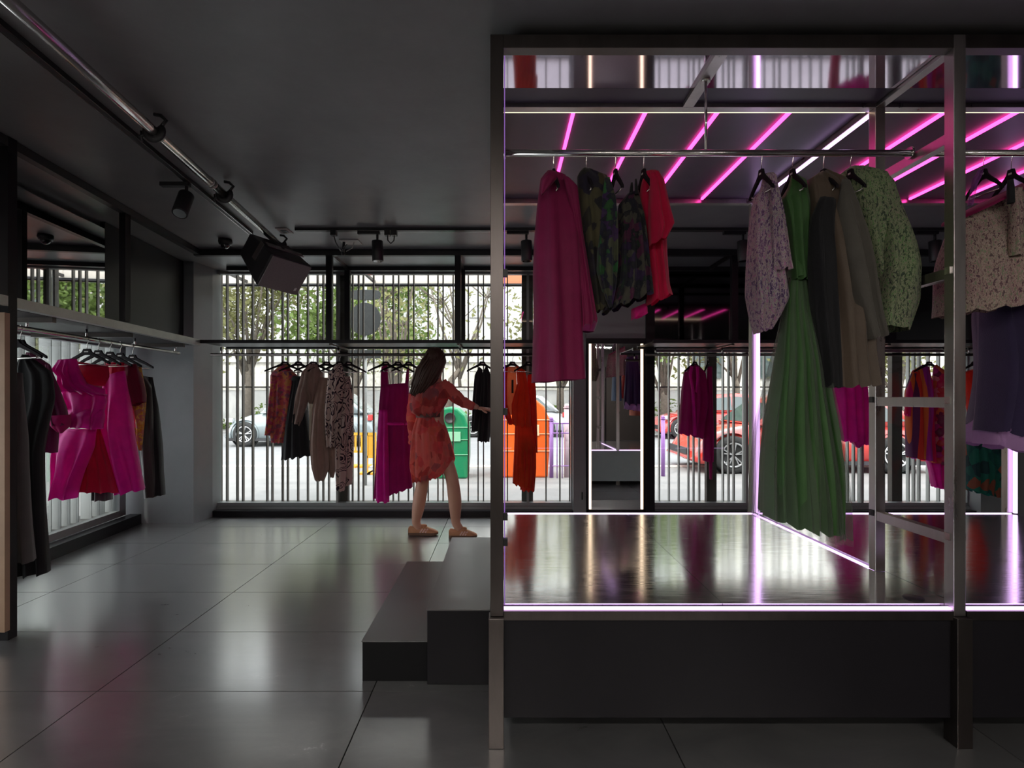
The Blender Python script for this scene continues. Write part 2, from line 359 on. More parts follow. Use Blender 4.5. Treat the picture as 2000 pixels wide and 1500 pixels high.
# the long front window and the right window
def window(name, label, x0, x1, z0, z1, mull):
    w = empty(name, ((x0+x1)/2, 5.93, z0), label, kind=S)
    MB().box((x0,5.90,z0),(x1,5.97,z0+.035)).build('window_frame', M['wall'], w)
    MB().box((x0,5.885,z0-.035),(x1,5.97,z0-.002)).build('window_sill', M['wall'], w)
    MB().box((x0,5.90,z1-.03),(x1,5.97,z1)).build('window_frame', M['slatw'], w)
    xs = [x0]+mull+[x1]
    for x in xs: MB().box((x-.012,5.90,z0+.035),(x+.012,5.97,z1-.03)).build('mullion', M['slatw'] if x in mull else M['wall'], w)
    for a, b in zip(xs, xs[1:]): MB().box((a+.014,5.932,z0+.036),(b-.014,5.94,z1-.032)).build('pane', M['glass'], w)
window('window_1', 'long full height front window behind the middle clothes rail', XU(418,5.93), .765, .10, 2.65, [XU(660,5.93), XU(1031,5.93)])
window('window_2', 'front window behind the right clothes rail', 1.62, 5.07, .10, 1.80, [XU(1457,5.93), XU(1681,5.93), XU(1903,5.93)])
# grilles of vertical slats outside the windows
def grille(name, label, x0, x1, us, pillars, mt, zt=2.74, wide=.046):
    g = empty(name, ((x0+x1)/2, 6.1, .1), label, 'grille')
    for z0, z1 in ((.055,.118),(zt-.05,zt)): MB().box((x0,6.07,z0),(x1,6.13,z1)).build('rail', M['slat'], g)
    for z in ((2.54,1.395) if zt > 2.5 else (1.395,)): MB().box((x0,6.135,z-.007),(x1,6.15,z+.007)).build('rod', M['black'], g)
    m0 = None
    for u in us:
        x = XU(u, 6.1)
        b = MB().box((-.006,6.1-wide,.118),(.006,6.1+.0,zt-.05))
        if m0 is None: m0 = b.build('slat', mt, g); m0.location = (x-ORG[g.name].x, -0, 0); m0.data.transform(Matrix.Translation((ORG[g.name].x,0,0)))
        else:
            c = m0.copy(); COL.objects.link(c); c.location = (x-ORG[g.name].x, 0, 0)
    for a, b in pillars: MB().box((XU(a,6.0),5.99,-.03),(XU(b,6.0),6.06,zt+.1)).build('post', M['slat'], g)
grille('window_grille', 'vertical grey slat grille outside the long front window', XU(405,6.1), .86,
       [434,446,466,477,496,524,534,554,564,584,603,622,633,644,690,701.5,711,731,750,769,779.5,798.5,809,837,856,866,885.5,915,934,944.5,972,991,1066,1093,1112],
       [(661,680),(1019,1041)], M['slat'])
grille('window_grille', 'vertical slat grille outside the right window', 1.55, 5.3,
       [1286,1305,1324,1343,1353,1364,1410,1421,1431,1450,1490,1509,1520,1540,1560,1580,1600,1634,1652,1664,1681,1700,1738,1770,1781,1791,1809,1829,1848,1868,1880,1900,1915],
       [(1380,1399),(1741,1761)], M['slatw'], zt=1.95)  # paler than the left grille: lit slat sides are in the colour
gl = empty('window_grille', lw(3.5,-1.05,.05), 'slat grille outside the side window, coloured as daylit', 'grille')
lprism(1.0, 6.2, -1.10, -1.04, .0, .06).build('rail', M['slat'], gl)
rr = random.Random(4); y = 1.3
while y < 6.1:
    lprism(y, y+.012, -1.13, -1.02, .06, 2.0).build('slat', M['slatw'], gl); y += rr.choice((.085,.12,.12,.19))
# awning band outside, over the windows
aw = empty('awning', (-1.5,6.7,2.6), 'pale cloth awning band over the front windows', 'awning')
for k, (a, b, mm) in enumerate(((-5,-3.4,'awning_o'),(-3.4,-1.55,'awning'),(-1.55,.0,'awning'),(.0,1.4,'awning_o'),(1.4,5.5,'awning_o'))):
    MB().box((a+.004,6.60,2.66),(b-.004,6.612,2.95)).build('cloth_panel', M[mm], aw)
MB().box((-5,6.59,2.635),(5.5,6.63,2.66)).build('frame_bar', M['black'], aw)
for x in (-4.8,-3.1,-1.55,.86,1.55,5.3): MB().box((x-.015,5.98,2.67),(x+.015,6.60,2.70)).build('bracket_arm', M['black'], aw)
# steel frame with mirrors along the left side ---------------------------------------------------
def steel(a, b, w=.05, h=.055, m='dark', nm='beam', par=None, up=(0,0,1)): return MB().bar(a, b, w, h, up).build(nm, M[m], par)
FO = -.27+.25+.0   # frame plane offset from rod line
def fr(Y, z, o=.02): return Vector((wx(Y, .25-.02+o-.02), Y, z))
lr = empty('hanging_rack', fr(2.9, 0), 'dark steel frame rack along the left wall with clothes rail', 'rack', 'dark steel hanging racks')
steel(fr(2.89,.0), fr(2.89,2.66), .055, .055, 'dark', 'post', lr, up=(0,1,0))
steel(fr(3.93,1.83), fr(3.93,2.61), .045, .055, 'dark', 'post', lr, up=(0,1,0))
steel(fr(2.0,2.632), fr(5.10,2.632), .05, .05, 'black', 'beam', lr)
steel(fr(2.0,1.79), fr(5.06,1.79), .05, .055, 'steel_mid', 'beam', lr)
MB().prism([fr(2.0,1.765,-.03), fr(5.06,1.765,-.03), fr(5.06,1.765,-.80), fr(2.0,1.765,-.80)], (0,0,.018)).build('shelf', M['dark'], lr)
for Y in (3.3,4.1,4.9): steel(fr(Y,1.75,-.03), fr(Y,1.75,-.78), .03, .03, 'steel_dark', 'crossbar', lr)
MB().tube([Vector((wx(Y),Y,1.70)) for Y in (2.2,3.2,4.2,5.17)], .0145, 14).build('hanging_rail', M['chrome'], lr)
for Y in (3.32,3.86,4.45,5.1): MB().tube([(wx(Y),Y,1.71),(wx(Y),Y,1.765)], .007, 8).build('rail_bracket', M['chrome'], lr)
lm = empty('mirror', lw(3.2,-.12,1.83), 'long mirror panel above the left clothes rail', 'mirror')
lprism(2.0, 4.25, -.14,-.12, 1.79, 2.60).build('glass', M['mirror'], lm)
lp = lprism(4.254, 5.50, -.16,-.12, 1.79, 2.655).build('wall_left', M['dark'], label='black panel beside the long mirror', kind=S)
MB().box((-3.0,2.80,.07),(XU(9,2.80),2.83,1.72)).build('wall_left', M['tan'], label='tan laminate panel at the left edge', kind=S)
# steel racks in front of the windows ---------------------------------------------------------
def rack(label, x0, x1, posts, glass):
    r = empty('hanging_rack', ((x0+x1)/2,5.05,0), label, 'rack', 'dark steel hanging racks')
    for Y in (5.05, 5.65):
        MB().box((x0,Y,1.785),(x1,Y+.05,1.815)).build('beam', M['dark'], r)
        MB().box((x0,Y,2.60),(x1,Y+.05,2.655)).build('beam', M['black'], r)
    MB().box((x0,5.1,1.800),(x1,5.65,1.808)).build('shelf', M['dark'], r)
    MB().box((x0,5.1,2.64),(x1,5.65,2.655)).build('top_panel', M['wall'], r)
    for x in posts:
        MB().box((x-.028,5.05,1.815),(x+.028,5.10,2.60)).build('post', M['dark'], r)
        if glass: MB().box((x-.028,5.65,1.815),(x+.028,5.70,2.60)).build('post', M['dark'], r)
        MB().box((x-.015,5.10,2.61),(x+.015,5.65,2.645)).build('crossbar', M['steel_dark'], r)
        MB().box((x-.012,5.10,1.77),(x+.012,5.65,1.785)).build('crossbar', M['steel_dark'], r)
    MB().tube([(x0,5.35,1.70),(x1,5.35,1.70)], .014, 14).build('hanging_rail', M['steel_dark'], r)
    for x in posts+[x0+.1]: MB().tube([(x,5.35,1.70),(x,5.35,1.775)], .008, 8).build('rail_bracket', M['chrome'], r)
    return r
rack('dark steel rack before the long front window', XU(378,5.05), XU(1140,5.05), [XU(642,5.05), XU(894,5.05)], True)
rack('dark steel rack before the right front window', XU(1277,5.05), 4.9, [XU(1436,5.05), XU(1745,5.05), 4.6], False)
sm = empty('mirror', (3.3,5.83,1.82), 'row of smoked mirror panels above the right clothes rail', 'mirror')
for a, b in ((1.625,2.70),(2.704,3.80),(3.804,5.06)): MB().box((a,5.825,1.84),(b,5.838,2.60)).build('glass', M['blackglass'], sm)
# lit full height mirror
mi = empty('mirror', (1.24,5.8,.08), 'full height wall mirror edged by two warm light strips', 'mirror')
MB().box((.955,5.775,.085),(1.475,5.79,1.85)).build('glass', M['mirror'], mi)
MB().box((.905,5.77,.06),(.925,5.83,1.85)).build('frame', M['dark'], mi); MB().box((1.505,5.77,.06),(1.53,5.83,1.85)).build('frame', M['dark'], mi)
MB().box((.90,5.77,.04),(1.53,5.83,.085)).build('frame', M['dark'], mi)
for x in (.94,1.49): MB().box((x-.0115,5.768,.09),(x+.0115,5.79,1.848)).build('light_strip', M['warm'], mi)
# ------------------------------------------------------------------ the steps
st = empty('step_unit', (-.34,2.9,0), 'black two-step stair unit leading up to the neon platform', 'steps')
MB().box((-.63,2.455,0),(-.335,3.63,.178)).build('lower_step', M['dark2'] if 'dark2' in M else M['dark'], st, bevel=.002)
MB().box((-.333,2.425,0),(-.052,3.66,.331)).build('upper_step', M['dark'], st, bevel=.002)
MB().box((-.633,2.45,.178),(-.335,3.635,.184)).build('tread', M['tread'] if 'tread' in M else M['dark'], st, bevel=.001)
MB().box((-.337,2.42,.331),(-.052,3.665,.337)).build('tread', M['tread'] if 'tread' in M else M['dark'], st, bevel=.001)
# ------------------------------------------------------------------ the neon platform and its steel frame
PX = [0.006, 1.686, 3.395]                 # bay limits (inner faces)
Y0, Y1, YM, ZP, ZT = 2.0, 3.64, 2.42, .507, 2.62
pf = empty('display_platform', (1.7,2.8,0), 'raised display platform with brushed metal deck and black fascia', 'platform')
xs = [(.008,.83),(.832,1.665),(1.712,2.55),(2.552,3.39)]
for a, b in xs:
    MB().box((a,2.045,ZP-.02),(b,Y1-.03,ZP)).build('deck_panel', M['platform'], pf)
for a, b in ((.008,1.664),(1.714,3.39)):
    MB().box((a,2.012,.097),(b,2.03,.462)).build('fascia', M['dark'], pf)
    MB().box((a,2.0,.462),(b,2.03,.495)).build('edge_beam', M['steel_dark'], pf)
    MB().box((a,2.008,.497),(b,2.026,.5035)).build('light_strip', M['violet'], pf)
    MB().box((a,Y1-.028,ZP-.012),(b,Y1-.012,ZP+.004)).build('light_strip', M['violet'], pf)
MB().box((.008,Y1-.01,.06),(3.39,Y1+.02,.50)).build('back_panel', M['wall'], pf)
MB().box((.03,2.1,.06),(3.39,3.6,.09)).build('underside', M['dark'], pf)
MB().box((.0,2.05,.3),(.006,3.62,.505)).build('side_panel', M['dark'], pf)
MB().box((1.667,2.045,ZP-.02),(1.71,2.42,ZP-.001)).build('deck_panel', M['platform'], pf)
for a in (1.667,):
    MB().box((a,2.45,ZP-.012),(a+.012,Y1-.03,ZP+.004)).build('light_strip', M['violet'], pf)
MB().lathe([(0,0),(.034,0),(.036,-.004)], (XU(1784,2.10),2.10,ZP+.004), 24).build('cable_port', M['black'], pf)
for X in (-.02,1.69,3.4):
    for Y in (2.0,3.6): MB().box((X-.028,Y-.02,0),(X+.028,Y+.045,.475)).build('leg', M['steel_dark'], pf, bevel=.002)
cf = empty('steel_frame', (1.7,2.8,ZP), 'tall steel frame on the platform with pink neon ceiling and hanging rail', 'frame')
MB().box((1.6685,2.46,ZP-.02),(1.7085,Y1-.03,ZP-.013)).build('deck_joint', M['steel_dark'], cf)
PO = [(-.042,.006),(1.665,1.709),(3.37,3.414)]
def post(a, y, z0, m='steel'): return MB().box((a[0],y,z0),(a[1],y+.045,ZT)).build('post', M[m], cf, bevel=.002)
for i, a in enumerate(PO):
    post(a, Y0, .476, 'steel_dark' if i == 0 else 'steel')
    if i: post(a, YM, ZP)
    post(a, Y1-.02, .30 if i == 0 else ZP)
for (a, b) in ((.006,1.665),(1.709,3.37)):
    for y, z, m in ((Y0,ZT-.05,'steel_dark'),(YM,ZT-.045,'steel'),(Y1-.02,ZT-.045,'steel')):
        MB().box((a,y,z),(b,y+.045,ZT)).build('beam', M[m], cf, bevel=.0015)
    MB().box((a,2.046,ZT-.028),(b,2.30,ZT-.018)).build('gloss_panel', M['soffit'], cf)
    MB().box((a,2.301,ZT-.028),(b,2.419,ZT-.018)).build('strip_panel', M['cabceil'], cf)
    MB().box((a,2.466,ZT-.016),(b,3.615,ZT-.006)).build('ceiling_panel', M['cabceil'], cf)
    MB().box((a+.003,2.468,ZT-.036),(b-.003,2.486,ZT-.020)).build('light_strip', M['warm'], cf)
    for k in range(5 if a > 1 else 4):
        x = .33+.332*k+(1.71 if a > 1 else 0)
        MB().box((x-.0075,2.49,ZT-.030),(x+.0075,3.60,ZT-.018)).build('neon_tube', M['pink'], cf)
for a in PO:
    MB().box((a[0]+.003,Y0+.045,ZT-.045),(a[1]-.003,YM,ZT)).build('side_beam', M['steel'], cf, bevel=.0015)
    MB().box((a[0]+.003,YM+.045,ZT-.045),(a[1]-.003,Y1-.02,ZT)).build('side_beam', M['steel'], cf, bevel=.0015)
MB().box((1.672,2.47,ZT-.058),(1.686,3.60,ZT-.046)).build('light_strip', M['violet'], cf)
for x in (.83,2.54): MB().box((x-.024,Y0+.045,ZT-.045),(x+.024,YM,ZT)).build('cross_beam', M['steel'], cf, bevel=.0015)
for a in PO[1:]:
    for z in (2.252,1.745,1.262,.752): MB().box((a[0]+.004,Y0+.045,z-.018),(a[1]-.004,YM,z+.022)).build('rung', M['steel'], cf, bevel=.0015)
    for z in (1.755,1.272,.765):
        MB().box((a[0]-.006,Y0+.012,z-.013),(a[0],Y0+.036,z+.013)).build('shelf_clip', M['chrome'], cf)
        MB().box((a[1],Y0+.012,z-.013),(a[1]+.010,Y0+.036,z+.013)).build('shelf_clip', M['black'], cf)
        MB().box((a[0]-.006,YM+.012,z-.013),(a[0],YM+.036,z+.013)).build('shelf_clip', M['black'], cf)
for z in (1.745,1.23,.84,.745):
    MB().box((.006,Y0+.012,z-.013),(.022,Y0+.036,z+.013)).build('shelf_clip', M['black'], cf)
# vertical light tubes at the rear posts, hanging rail
for x in (1.70,3.405): MB().box((x-.009,Y1-.045,ZP+.006),(x+.009,Y1-.030,ZT-.05)).build('light_strip', M['violet'], cf)
MB().box((.009,Y0+.030,ZP),(.0125,Y0+.038,ZT-.06)).build('light_strip', M['violetdim'], cf)
RZ, RY = 2.276, 2.21
MB().tube([(.008,RY,RZ),(1.663,RY,RZ)], .0135, 16).build('hanging_rail', M['chrome'], cf)
MB().tube([(1.711,RY,RZ),(3.37,RY,RZ)], .0135, 16).build('hanging_rail', M['chrome'], cf)
for x in (1.655,1.712,.008): MB().tube([(x,RY,RZ),(x+.008,RY,RZ)], .024, 20).build('rail_flange', M['chrome'], cf)
for x in (.83,2.54):
    MB().tube([(x,RY,RZ+.01),(x,RY,ZT-.045)], .006, 10).tube([(x,RY,ZT-.056),(x,RY,ZT-.045)], .018, 16).build('drop_rod', M['chrome'], cf)
# ------------------------------------------------------------------ the street outside
GZ = -.05
MB().box((-30,6.02,GZ-.2),(30,10.4,GZ)).build('pavement', M['pave'], label='pale stone pavement outside the windows', kind=S)
MB().box((-40,10.4,GZ-.3),(40,30,GZ-.012)).build('road', M['asphalt'], label='light grey asphalt street', kind=S)
MB().box((-30,10.3,GZ-.1),(30,10.55,GZ+.01)).build('kerb', M['stone'], kind=S)
MB().box((-30,19.9,GZ-.1),(30,30,GZ+.05)).build('pavement', M['pave'], kind=S)
wa = empty('garden_wall', (0,22.2,0), 'pale rendered garden wall across the street', 'wall')
for k in range(14): MB().box((-28+k*4.0,22,GZ),(-24.03+k*4.0,22.35,1.55+.0*k)).build('wall_panel', M['stucco'], wa)
MB().box((-28,21.95,1.55),(28,22.4,1.66)).build('coping', M['stone'], wa)
M['shutter'] = mat('pale_shutter', (.40,.40,.40), .6)
bd = empty('apartment_building', (0,27,0), 'pale apartment building across the street behind the trees', 'building')
MB().box((-30,27,GZ),(8,34,3.0)).build('wall', M['stone'], bd)
MB().box((-30,26.9,3.0),(8,34,11)).build('wall', M['stucco'], bd)
for k in range(11):
    for z in (5.2, 8.2):
        MB().box((-28+k*3.3,26.85,z),(-26.9+k*3.3,26.9,z+1.5)).build('window', M['shutter'], bd)
bd2 = empty('apartment_building', (22,27,0), 'beige stone building at the right end of the street', 'building')
MB().box((8.3,27,GZ),(34,34,9)).build('wall', M['stone'], bd2)
for k in range(7):
    for z in (2.2, 5.2): MB().box((9.5+k*3.3,26.9,z),(10.9+k*3.3,27,z+1.5)).build('window', M['carglass'], bd2)
def tree(label, x, y, h, r, leaf, n, seed, trunk=.16, cz=None, lean=.0, sz=.09):
    rnd = random.Random(seed); t = empty('tree', (x,y,GZ), label, 'tree', 'street trees beyond the windows')
    tr = MB(); top = Vector((x+lean, y, h*.30)); tr.tube([(x,y,GZ),(x+lean*.4,y,h*.25),top], [trunk,trunk*.8,trunk*.6], 8)
    tips = []
    for k in range(9):
        a = rnd.uniform(0,2*PI); e = rnd.uniform(.3,1.1); q = top+Vector((math.cos(a)*r*.7*e, math.sin(a)*r*.5*e, rnd.uniform(.08,.62)*h))
        m1 = top.lerp(q,.5)+Vector((rnd.uniform(-.2,.2),0,rnd.uniform(-.1,.3)))
        tr.tube([top-Vector((0,0,rnd.uniform(0,h*.15))),m1,q], [trunk*.45,trunk*.25,.02], 6); tips.append(q)
        for _ in range(3):
            q2 = q+Vector((rnd.uniform(-1,1)*r*.45, rnd.uniform(-.5,.5)*r*.4, rnd.uniform(-.3,.5)*r*.5)); tr.tube([m1.lerp(q,.6),q2], [.025,.01], 5); tips.append(q2)
    tr.build('trunk', M['bark'], t)
    lf = MB()
    for k in range(n):
        c = rnd.choice(tips)+Vector((rnd.gauss(0,r*.2),rnd.gauss(0,r*.2),rnd.gauss(0,r*.17)-.1))
        a = Vector((rnd.uniform(-1,1),rnd.uniform(-1,1),rnd.uniform(-1,1))).normalized(); b = a.cross(Vector((rnd.uniform(-1,1),rnd.uniform(-1,1),.3))).normalized()
        s = sz*rnd.uniform(.5,1.3); lf.add([c-a*s, c+b*s*.45, c+a*s, c-b*s*.45], [(0,1,2,3)])
    lf.build('leaves', M[leaf], t, kind='stuff')
tree('leafy olive green tree left, behind the grey car', -9.6, 20.6, 8.4, 3.4, 'leaf2', 6500, 1, sz=.13)
tree('dense green tree behind the loudspeaker', -5.6, 20.8, 8.2, 2.6, 'leaf', 6500, 2, sz=.13)
tree('slender brown trunked tree near the round sign', -2.55, 11.9, 5.4, 1.3, 'leaf2', 1100, 3, trunk=.10, lean=.25, sz=.07)
tree('sparse nearly bare tree with pale branches', -2.0, 19.5, 7.6, 2.4, 'leaf2', 420, 14, trunk=.15, lean=.5, sz=.09)
tree('tree with thin crown behind the orange container', 2.2, 20.4, 7.4, 2.3, 'leaf2', 2600, 5, sz=.12)
tree('dark green shade tree left of the red cars', 6.1, 20.4, 6.0, 2.6, 'leaf', 5200, 6, sz=.13)
tree('forked tree over the far red car', 8.9, 20.6, 6.6, 2.3, 'leaf2', 1500, 7, sz=.12)
tree('broad tree at the right end of the street', 15.0, 20.5, 7, 3.0, 'leaf2', 3800, 8, sz=.13)
tree('far left tree seen through the side window', -15.5, 17.8, 6, 2.6, 'leaf2', 3000, 9, sz=.12)
hd = empty('hedge', (0,21,0), 'low green hedge along the garden wall', 'hedge')
rnd = random.Random(5); hb = MB()
for k in range(5200):
    c = Vector((rnd.uniform(-24,24), rnd.uniform(20.9,21.7), 0)); c.z = rnd.uniform(0,.75+.3*math.sin(c.x*1.3)+.25*math.sin(c.x*3.1))
    a = Vector((rnd.uniform(-1,1),rnd.uniform(-1,1),rnd.uniform(-1,1))).normalized(); b = a.cross(Vector((0,.4,1))).normalized(); s = rnd.uniform(.07,.14)
    hb.add([c-a*s, c+b*s*.5, c+a*s, c-b*s*.5], [(0,1,2,3)])
hb.build('leaves', M['leaf'], hd, kind='stuff')
# cars: side profile lofted across the width, front toward -X
def car(label, x, y, Lc, Hc, col, seed=0, suv=False):
    c = empty('car', (x,y,GZ), label, 'car'); pm = mat('car_paint', col, .25, coat=1, spec=.6)
    W = 1.74; wr = .33; g = GZ+.16
    low = [(0,.18),(.03,.30),(.07,.46),(.17,.55),(.28,.60),(.62,.62),(.86,.60),(.97,.52),(1,.30),(.985,.12)]
    roof = [(.255,.60),(.36,.86),(.45,.97),(.62,1.0),(.78,.94),(.90,.66),(.93,.585)]
    mb = MB()
    # lower body: sections along the length, rounded across
    def section(px, zt, zb, wf, hw=.5):
        return [(px, y+W/2-W/2*wf*s, z) for s, z in ((-1,zb),(-1,zb+(zt-zb)*.62),(-.93,zb+(zt-zb)*.92),(-.7,zt),(.7,zt),(.93,zb+(zt-zb)*.92),(1,zb+(zt-zb)*.62),(1,zb))]
    rows = []
    for i, (px, pz) in enumerate(low):
        wf = .80 if i in (0, len(low)-1) else (.92 if i in (1, len(low)-2) else 1)
        rows.append(section(x+px*Lc, GZ+max(.26, pz*Hc), GZ+(.24 if i in (0,len(low)-1) else .17), wf))
    n = 8; vs = [p for r in rows for p in r]
    mb.add(vs, [(i*n+k, (i+1)*n+k, (i+1)*n+(k+1)%n, i*n+(k+1)%n) for i in range(len(rows)-1) for k in range(n)]+[tuple(range(n)), tuple((len(rows)-1)*n+k for k in range(n-1,-1,-1))], True)
    mb.build('body', pm, c, bevel=0)
    top = MB(); rows = []
    for px, pz in roof:
        k = (pz-.585)/.415; rows.append([(x+px*Lc, y+W/2-W/2*s, GZ+z*Hc) for s, z in ((-.97,.585),(-.97+.2*k,pz-.02*k),(-.7+.12*k,pz),(.7-.12*k,pz),(.97-.2*k,pz-.02*k),(.97,.585))])
    n = 6; vs = [p for r in rows for p in r]
    top.add(vs, [(i*n+k, (i+1)*n+k, (i+1)*n+(k+1)%n, i*n+(k+1)%n) for i in range(len(rows)-1) for k in range(n)], True)
    top.build('cabin', pm, c)
    # side glass, windscreen set just proud of the cabin
    for (a, b, cc, d) in (((.30,.63),(.385,.87),(.55,.93),(.55,.63)), ((.565,.63),(.565,.93),(.74,.90),(.85,.64))):
        pts = []
        for px, pz in (a, b, cc, d):
            k = (pz-.585)/.415; pts.append((x+px*Lc, y+W/2-W/2*(.985-.2*k)-.012, GZ+pz*Hc))
        MB().prism(pts, (0,.01,0)).build('side_window', M['carglass'], c)
    pts = []
    for px, pz, s in ((.262,.62,.9),(.355,.86,.72),(.355,.86,-.72),(.262,.62,-.9)): pts.append((x+px*Lc-.012, y+W/2-W/2*s, GZ+pz*Hc))
    MB().prism(pts, (.006,0,-.006)).build('windscreen', M['carglass'], c)
    MB().box((x+.0*Lc-.012,y+.35,GZ+.30),(x+.02,y+W-.35,GZ+.42)).build('grille', M['black'], c)
    MB().box((x+.02*Lc,y+.02,GZ+.42*Hc),(x+.075*Lc,y+.16,GZ+.50*Hc)).build('headlight', M['rim'], c, bevel=.02)
    MB().box((x+.96*Lc,y+.0,GZ+.46*Hc),(x+.99*Lc,y+.16,GZ+.56*Hc)).build('tail_light', M['taillight'], c, bevel=.01)
    MB().box((x+.05*Lc,y-.01,GZ+.15),(x+.95*Lc,y+.02,GZ+.22)).build('sill_trim', M['black'], c)
    MB().box((x+.555*Lc,y-.012,GZ+.20),(x+.558*Lc,y-.002,GZ+.60*Hc)).box((x+.32*Lc,y-.012,GZ+.20),(x+.323*Lc,y-.002,GZ+.60*Hc)).build('door_seam', M['black'], c)
    MB().box((x+.29*Lc,y-.12,GZ+.62*Hc),(x+.33*Lc,y+.02,GZ+.68*Hc)).build('side_mirror', pm, c, bevel=.02)
    for px in (.155, .80):
        cx = x+px*Lc
        arch = MB().lathe([(wr+.05,-.012),(wr+.05,.10),(0,.10)], (cx,y,GZ+wr), 28, axis='y'); arch.build('wheel_arch', M['black'], c)
        for yy, sgn in ((y-.02,1),(y+W-.18,1)):
            w = MB().lathe([(0,.0),(wr*.62,.0),(wr*.66,-.015),(wr*.9,-.02),(wr,.02),(wr,.18),(0,.18)], (cx,yy,GZ+wr), 28, axis='y').build('wheel', M['tyre'], c)
            sp = MB().lathe([(wr*.66,-.03),(wr*.60,-.035),(wr*.58,-.01)], (cx,yy,GZ+wr), 28, axis='y')
            for q in range(5):
                a = 2*PI*q/5+.3
                for da in (-.16,.16):
                    sp.bar((cx+.03*math.cos(a),yy-.02,GZ+wr+.03*math.sin(a)),(cx+wr*.62*math.cos(a+da),yy-.025,GZ+wr+wr*.62*math.sin(a+da)), .02, .03, (0,1,0))
            sp.build('rim', M['rim'], w)
M['taillight'] = mat('red_lens', (.5,.02,.02), .3)
car('grey blue estate car parked across the street, left', XU(432,14.6), 14.6, 4.1, 1.52, (.22,.26,.27))
car('pale silver hatchback beyond the orange container', XU(890,18), 18, 3.7, 1.45, (.36,.37,.38))
car('bright red car parked nearest the right window', XU(1355,9.4), 9.4, 4.35, 1.42, (.60,.03,.02))
car('red car driving behind the nearest red car', XU(1290,17.2), 17.2, 4.15, 1.45, (.52,.035,.03))
# recycling containers
def container(label, u0, u1, vb, vt, col, lidc):
    y = (H-GZ)*F/(vb-CV); x0, x1 = XU(u0,y), XU(u1,y); h = ZV(vt,y); cx = (x0+x1)/2; w = x1-x0
    c = empty('recycling_container', (cx,y,GZ), label, 'container')
    pm = mat('container_plastic', col, .45, var=.08, vs=4)
    prof = [(-.47,GZ),(.47,GZ),(.5,.25*h),(.5,.72*h),(.40,.88*h),(.22,.975*h),(0,h),(-.22,.975*h),(-.40,.88*h),(-.5,.72*h),(-.5,.25*h)]
    MB().prism([(cx+p*w,y,z) for p,z in prof], (0,w*.9,0)).build('body', pm, c, bevel=.03)
    for z in (.30,.52,.70): MB().box((cx-.505*w,y-.012,z*h),(cx+.505*w,y+.01,z*h+.012)).build('rib', M[lidc], c)
    MB().lathe([(0,0),(.09,0),(.09,-.02),(.075,-.02),(.07,.0)], (cx+.02,y-.004,.84*h), 20, axis='y').build('deposit_hole', M['black'], c)
    MB().box((cx-.02*w,y-.02,.5*h),(cx+.30*w,y-.002,.64*h)).build('handle', M[lidc], c, bevel=.004)
    return c
M['lidg'] = mat('light_green_plastic', (.30,.62,.40), .4); M['lido'] = mat('pale_orange_plastic', (.95,.62,.38), .4)
container('green dome-topped recycling container on the pavement', 838, 915, 935, 795, (.005,.22,.09), 'lidg')
container('orange dome-topped recycling container on the pavement', 972, 1073, 933, 775, (.80,.12,.012), 'lido')
# street furniture
M['yellow'] = mat('barrier_yellow', (.62,.30,.02), .5); M['violetp'] = mat('violet_bollard_paint', (.30,.14,.42), .45); M['bluep'] = mat('dark_blue_paint', (.04,.07,.17), .4)
def gy(vb): return (H-GZ)*F/(vb-CV)
for i, (u0, u1, vb) in enumerate(((688,712,912),(716,732,925))):
    y = gy(vb); b = empty('barrier', (XU(u0,y),y,GZ), ('yellow slatted works barrier on the pavement','narrow yellow barrier with splayed feet')[i], 'barrier')
    x0, x1 = XU(u0,y), XU(u1,y); zt = ZV(845,y)
    for x in (x0, x1): MB().box((x-.02,y,GZ),(x+.02,y+.04,zt)).build('post', M['yellow'], b); MB().box((x-.10,y-.15,GZ),(x+.10,y+.19,GZ+.03)).build('foot', M['yellow'], b)
    for k in range(1, 4): 
        x = x0+(x1-x0)*k/4; MB().box((x-.018,y+.01,.25),(x+.018,y+.03,zt)).build('slat', M['yellow'], b)
    MB().box((x0,y,zt-.05),(x1,y+.03,zt)).build('rail', M['yellow'], b); MB().box((x0,y,.22),(x1,y+.03,.26)).build('rail', M['yellow'], b)
def bollard(u, vb, vt, label, m='violetp', r=.033):
    y = gy(vb); x = XU(u,y); zt = ZV(vt,y); b = empty('bollard', (x,y,GZ), label, 'bollard', 'painted street bollards')
    MB().tube([(x,y,GZ),(x,y,zt-.06)], r, 14).build('post', M[m], b)
    MB().tube([(x,y,zt-.06),(x,y,zt-.045)], r*1.25, 14).ball((x,y,zt-.025), r*.95).build('cap', M[m], b)
bollard(1077, 933, 815, 'violet bollard right of the orange container')
bollard(1295, 930, 812, 'violet bollard left of the red cars')
bollard(1107, 932, 790, 'thick pinkish bollard beside the blue pipe', 'pinkp' if 'pinkp' in M else 'violetp', .045)
rl = empty('railing', (XU(1098,8.8),8.8,GZ), 'thin violet guard railing between two bollards', 'railing')
for v in (827,846,910): MB().tube([(XU(1079,8.9),8.9,ZV(v,8.9)),(XU(1115,8.9),8.9,ZV(v,8.9))], .010, 8).build('rail', M['violetp'], rl)
for u in (1088,1098): MB().tube([(XU(u,8.9),8.9,GZ),(XU(u,8.9),8.9,ZV(827,8.9))], .008, 8).build('bar', M['violetp'], rl)
bp = empty('blue_post', (XU(1114,8.8),8.8,GZ), 'dark blue square post beside the grey pier', 'post')
MB().box((XU(1112,8.8),8.78,GZ),(XU(1117,8.8),8.83,ZV(785,8.8))).build('shaft', M['bluep'], bp)
MB().box((XU(1111,8.8),8.77,ZV(785,8.8)),(XU(1118,8.8),8.84,ZV(782,8.8))).build('cap', M['bluep'], bp)
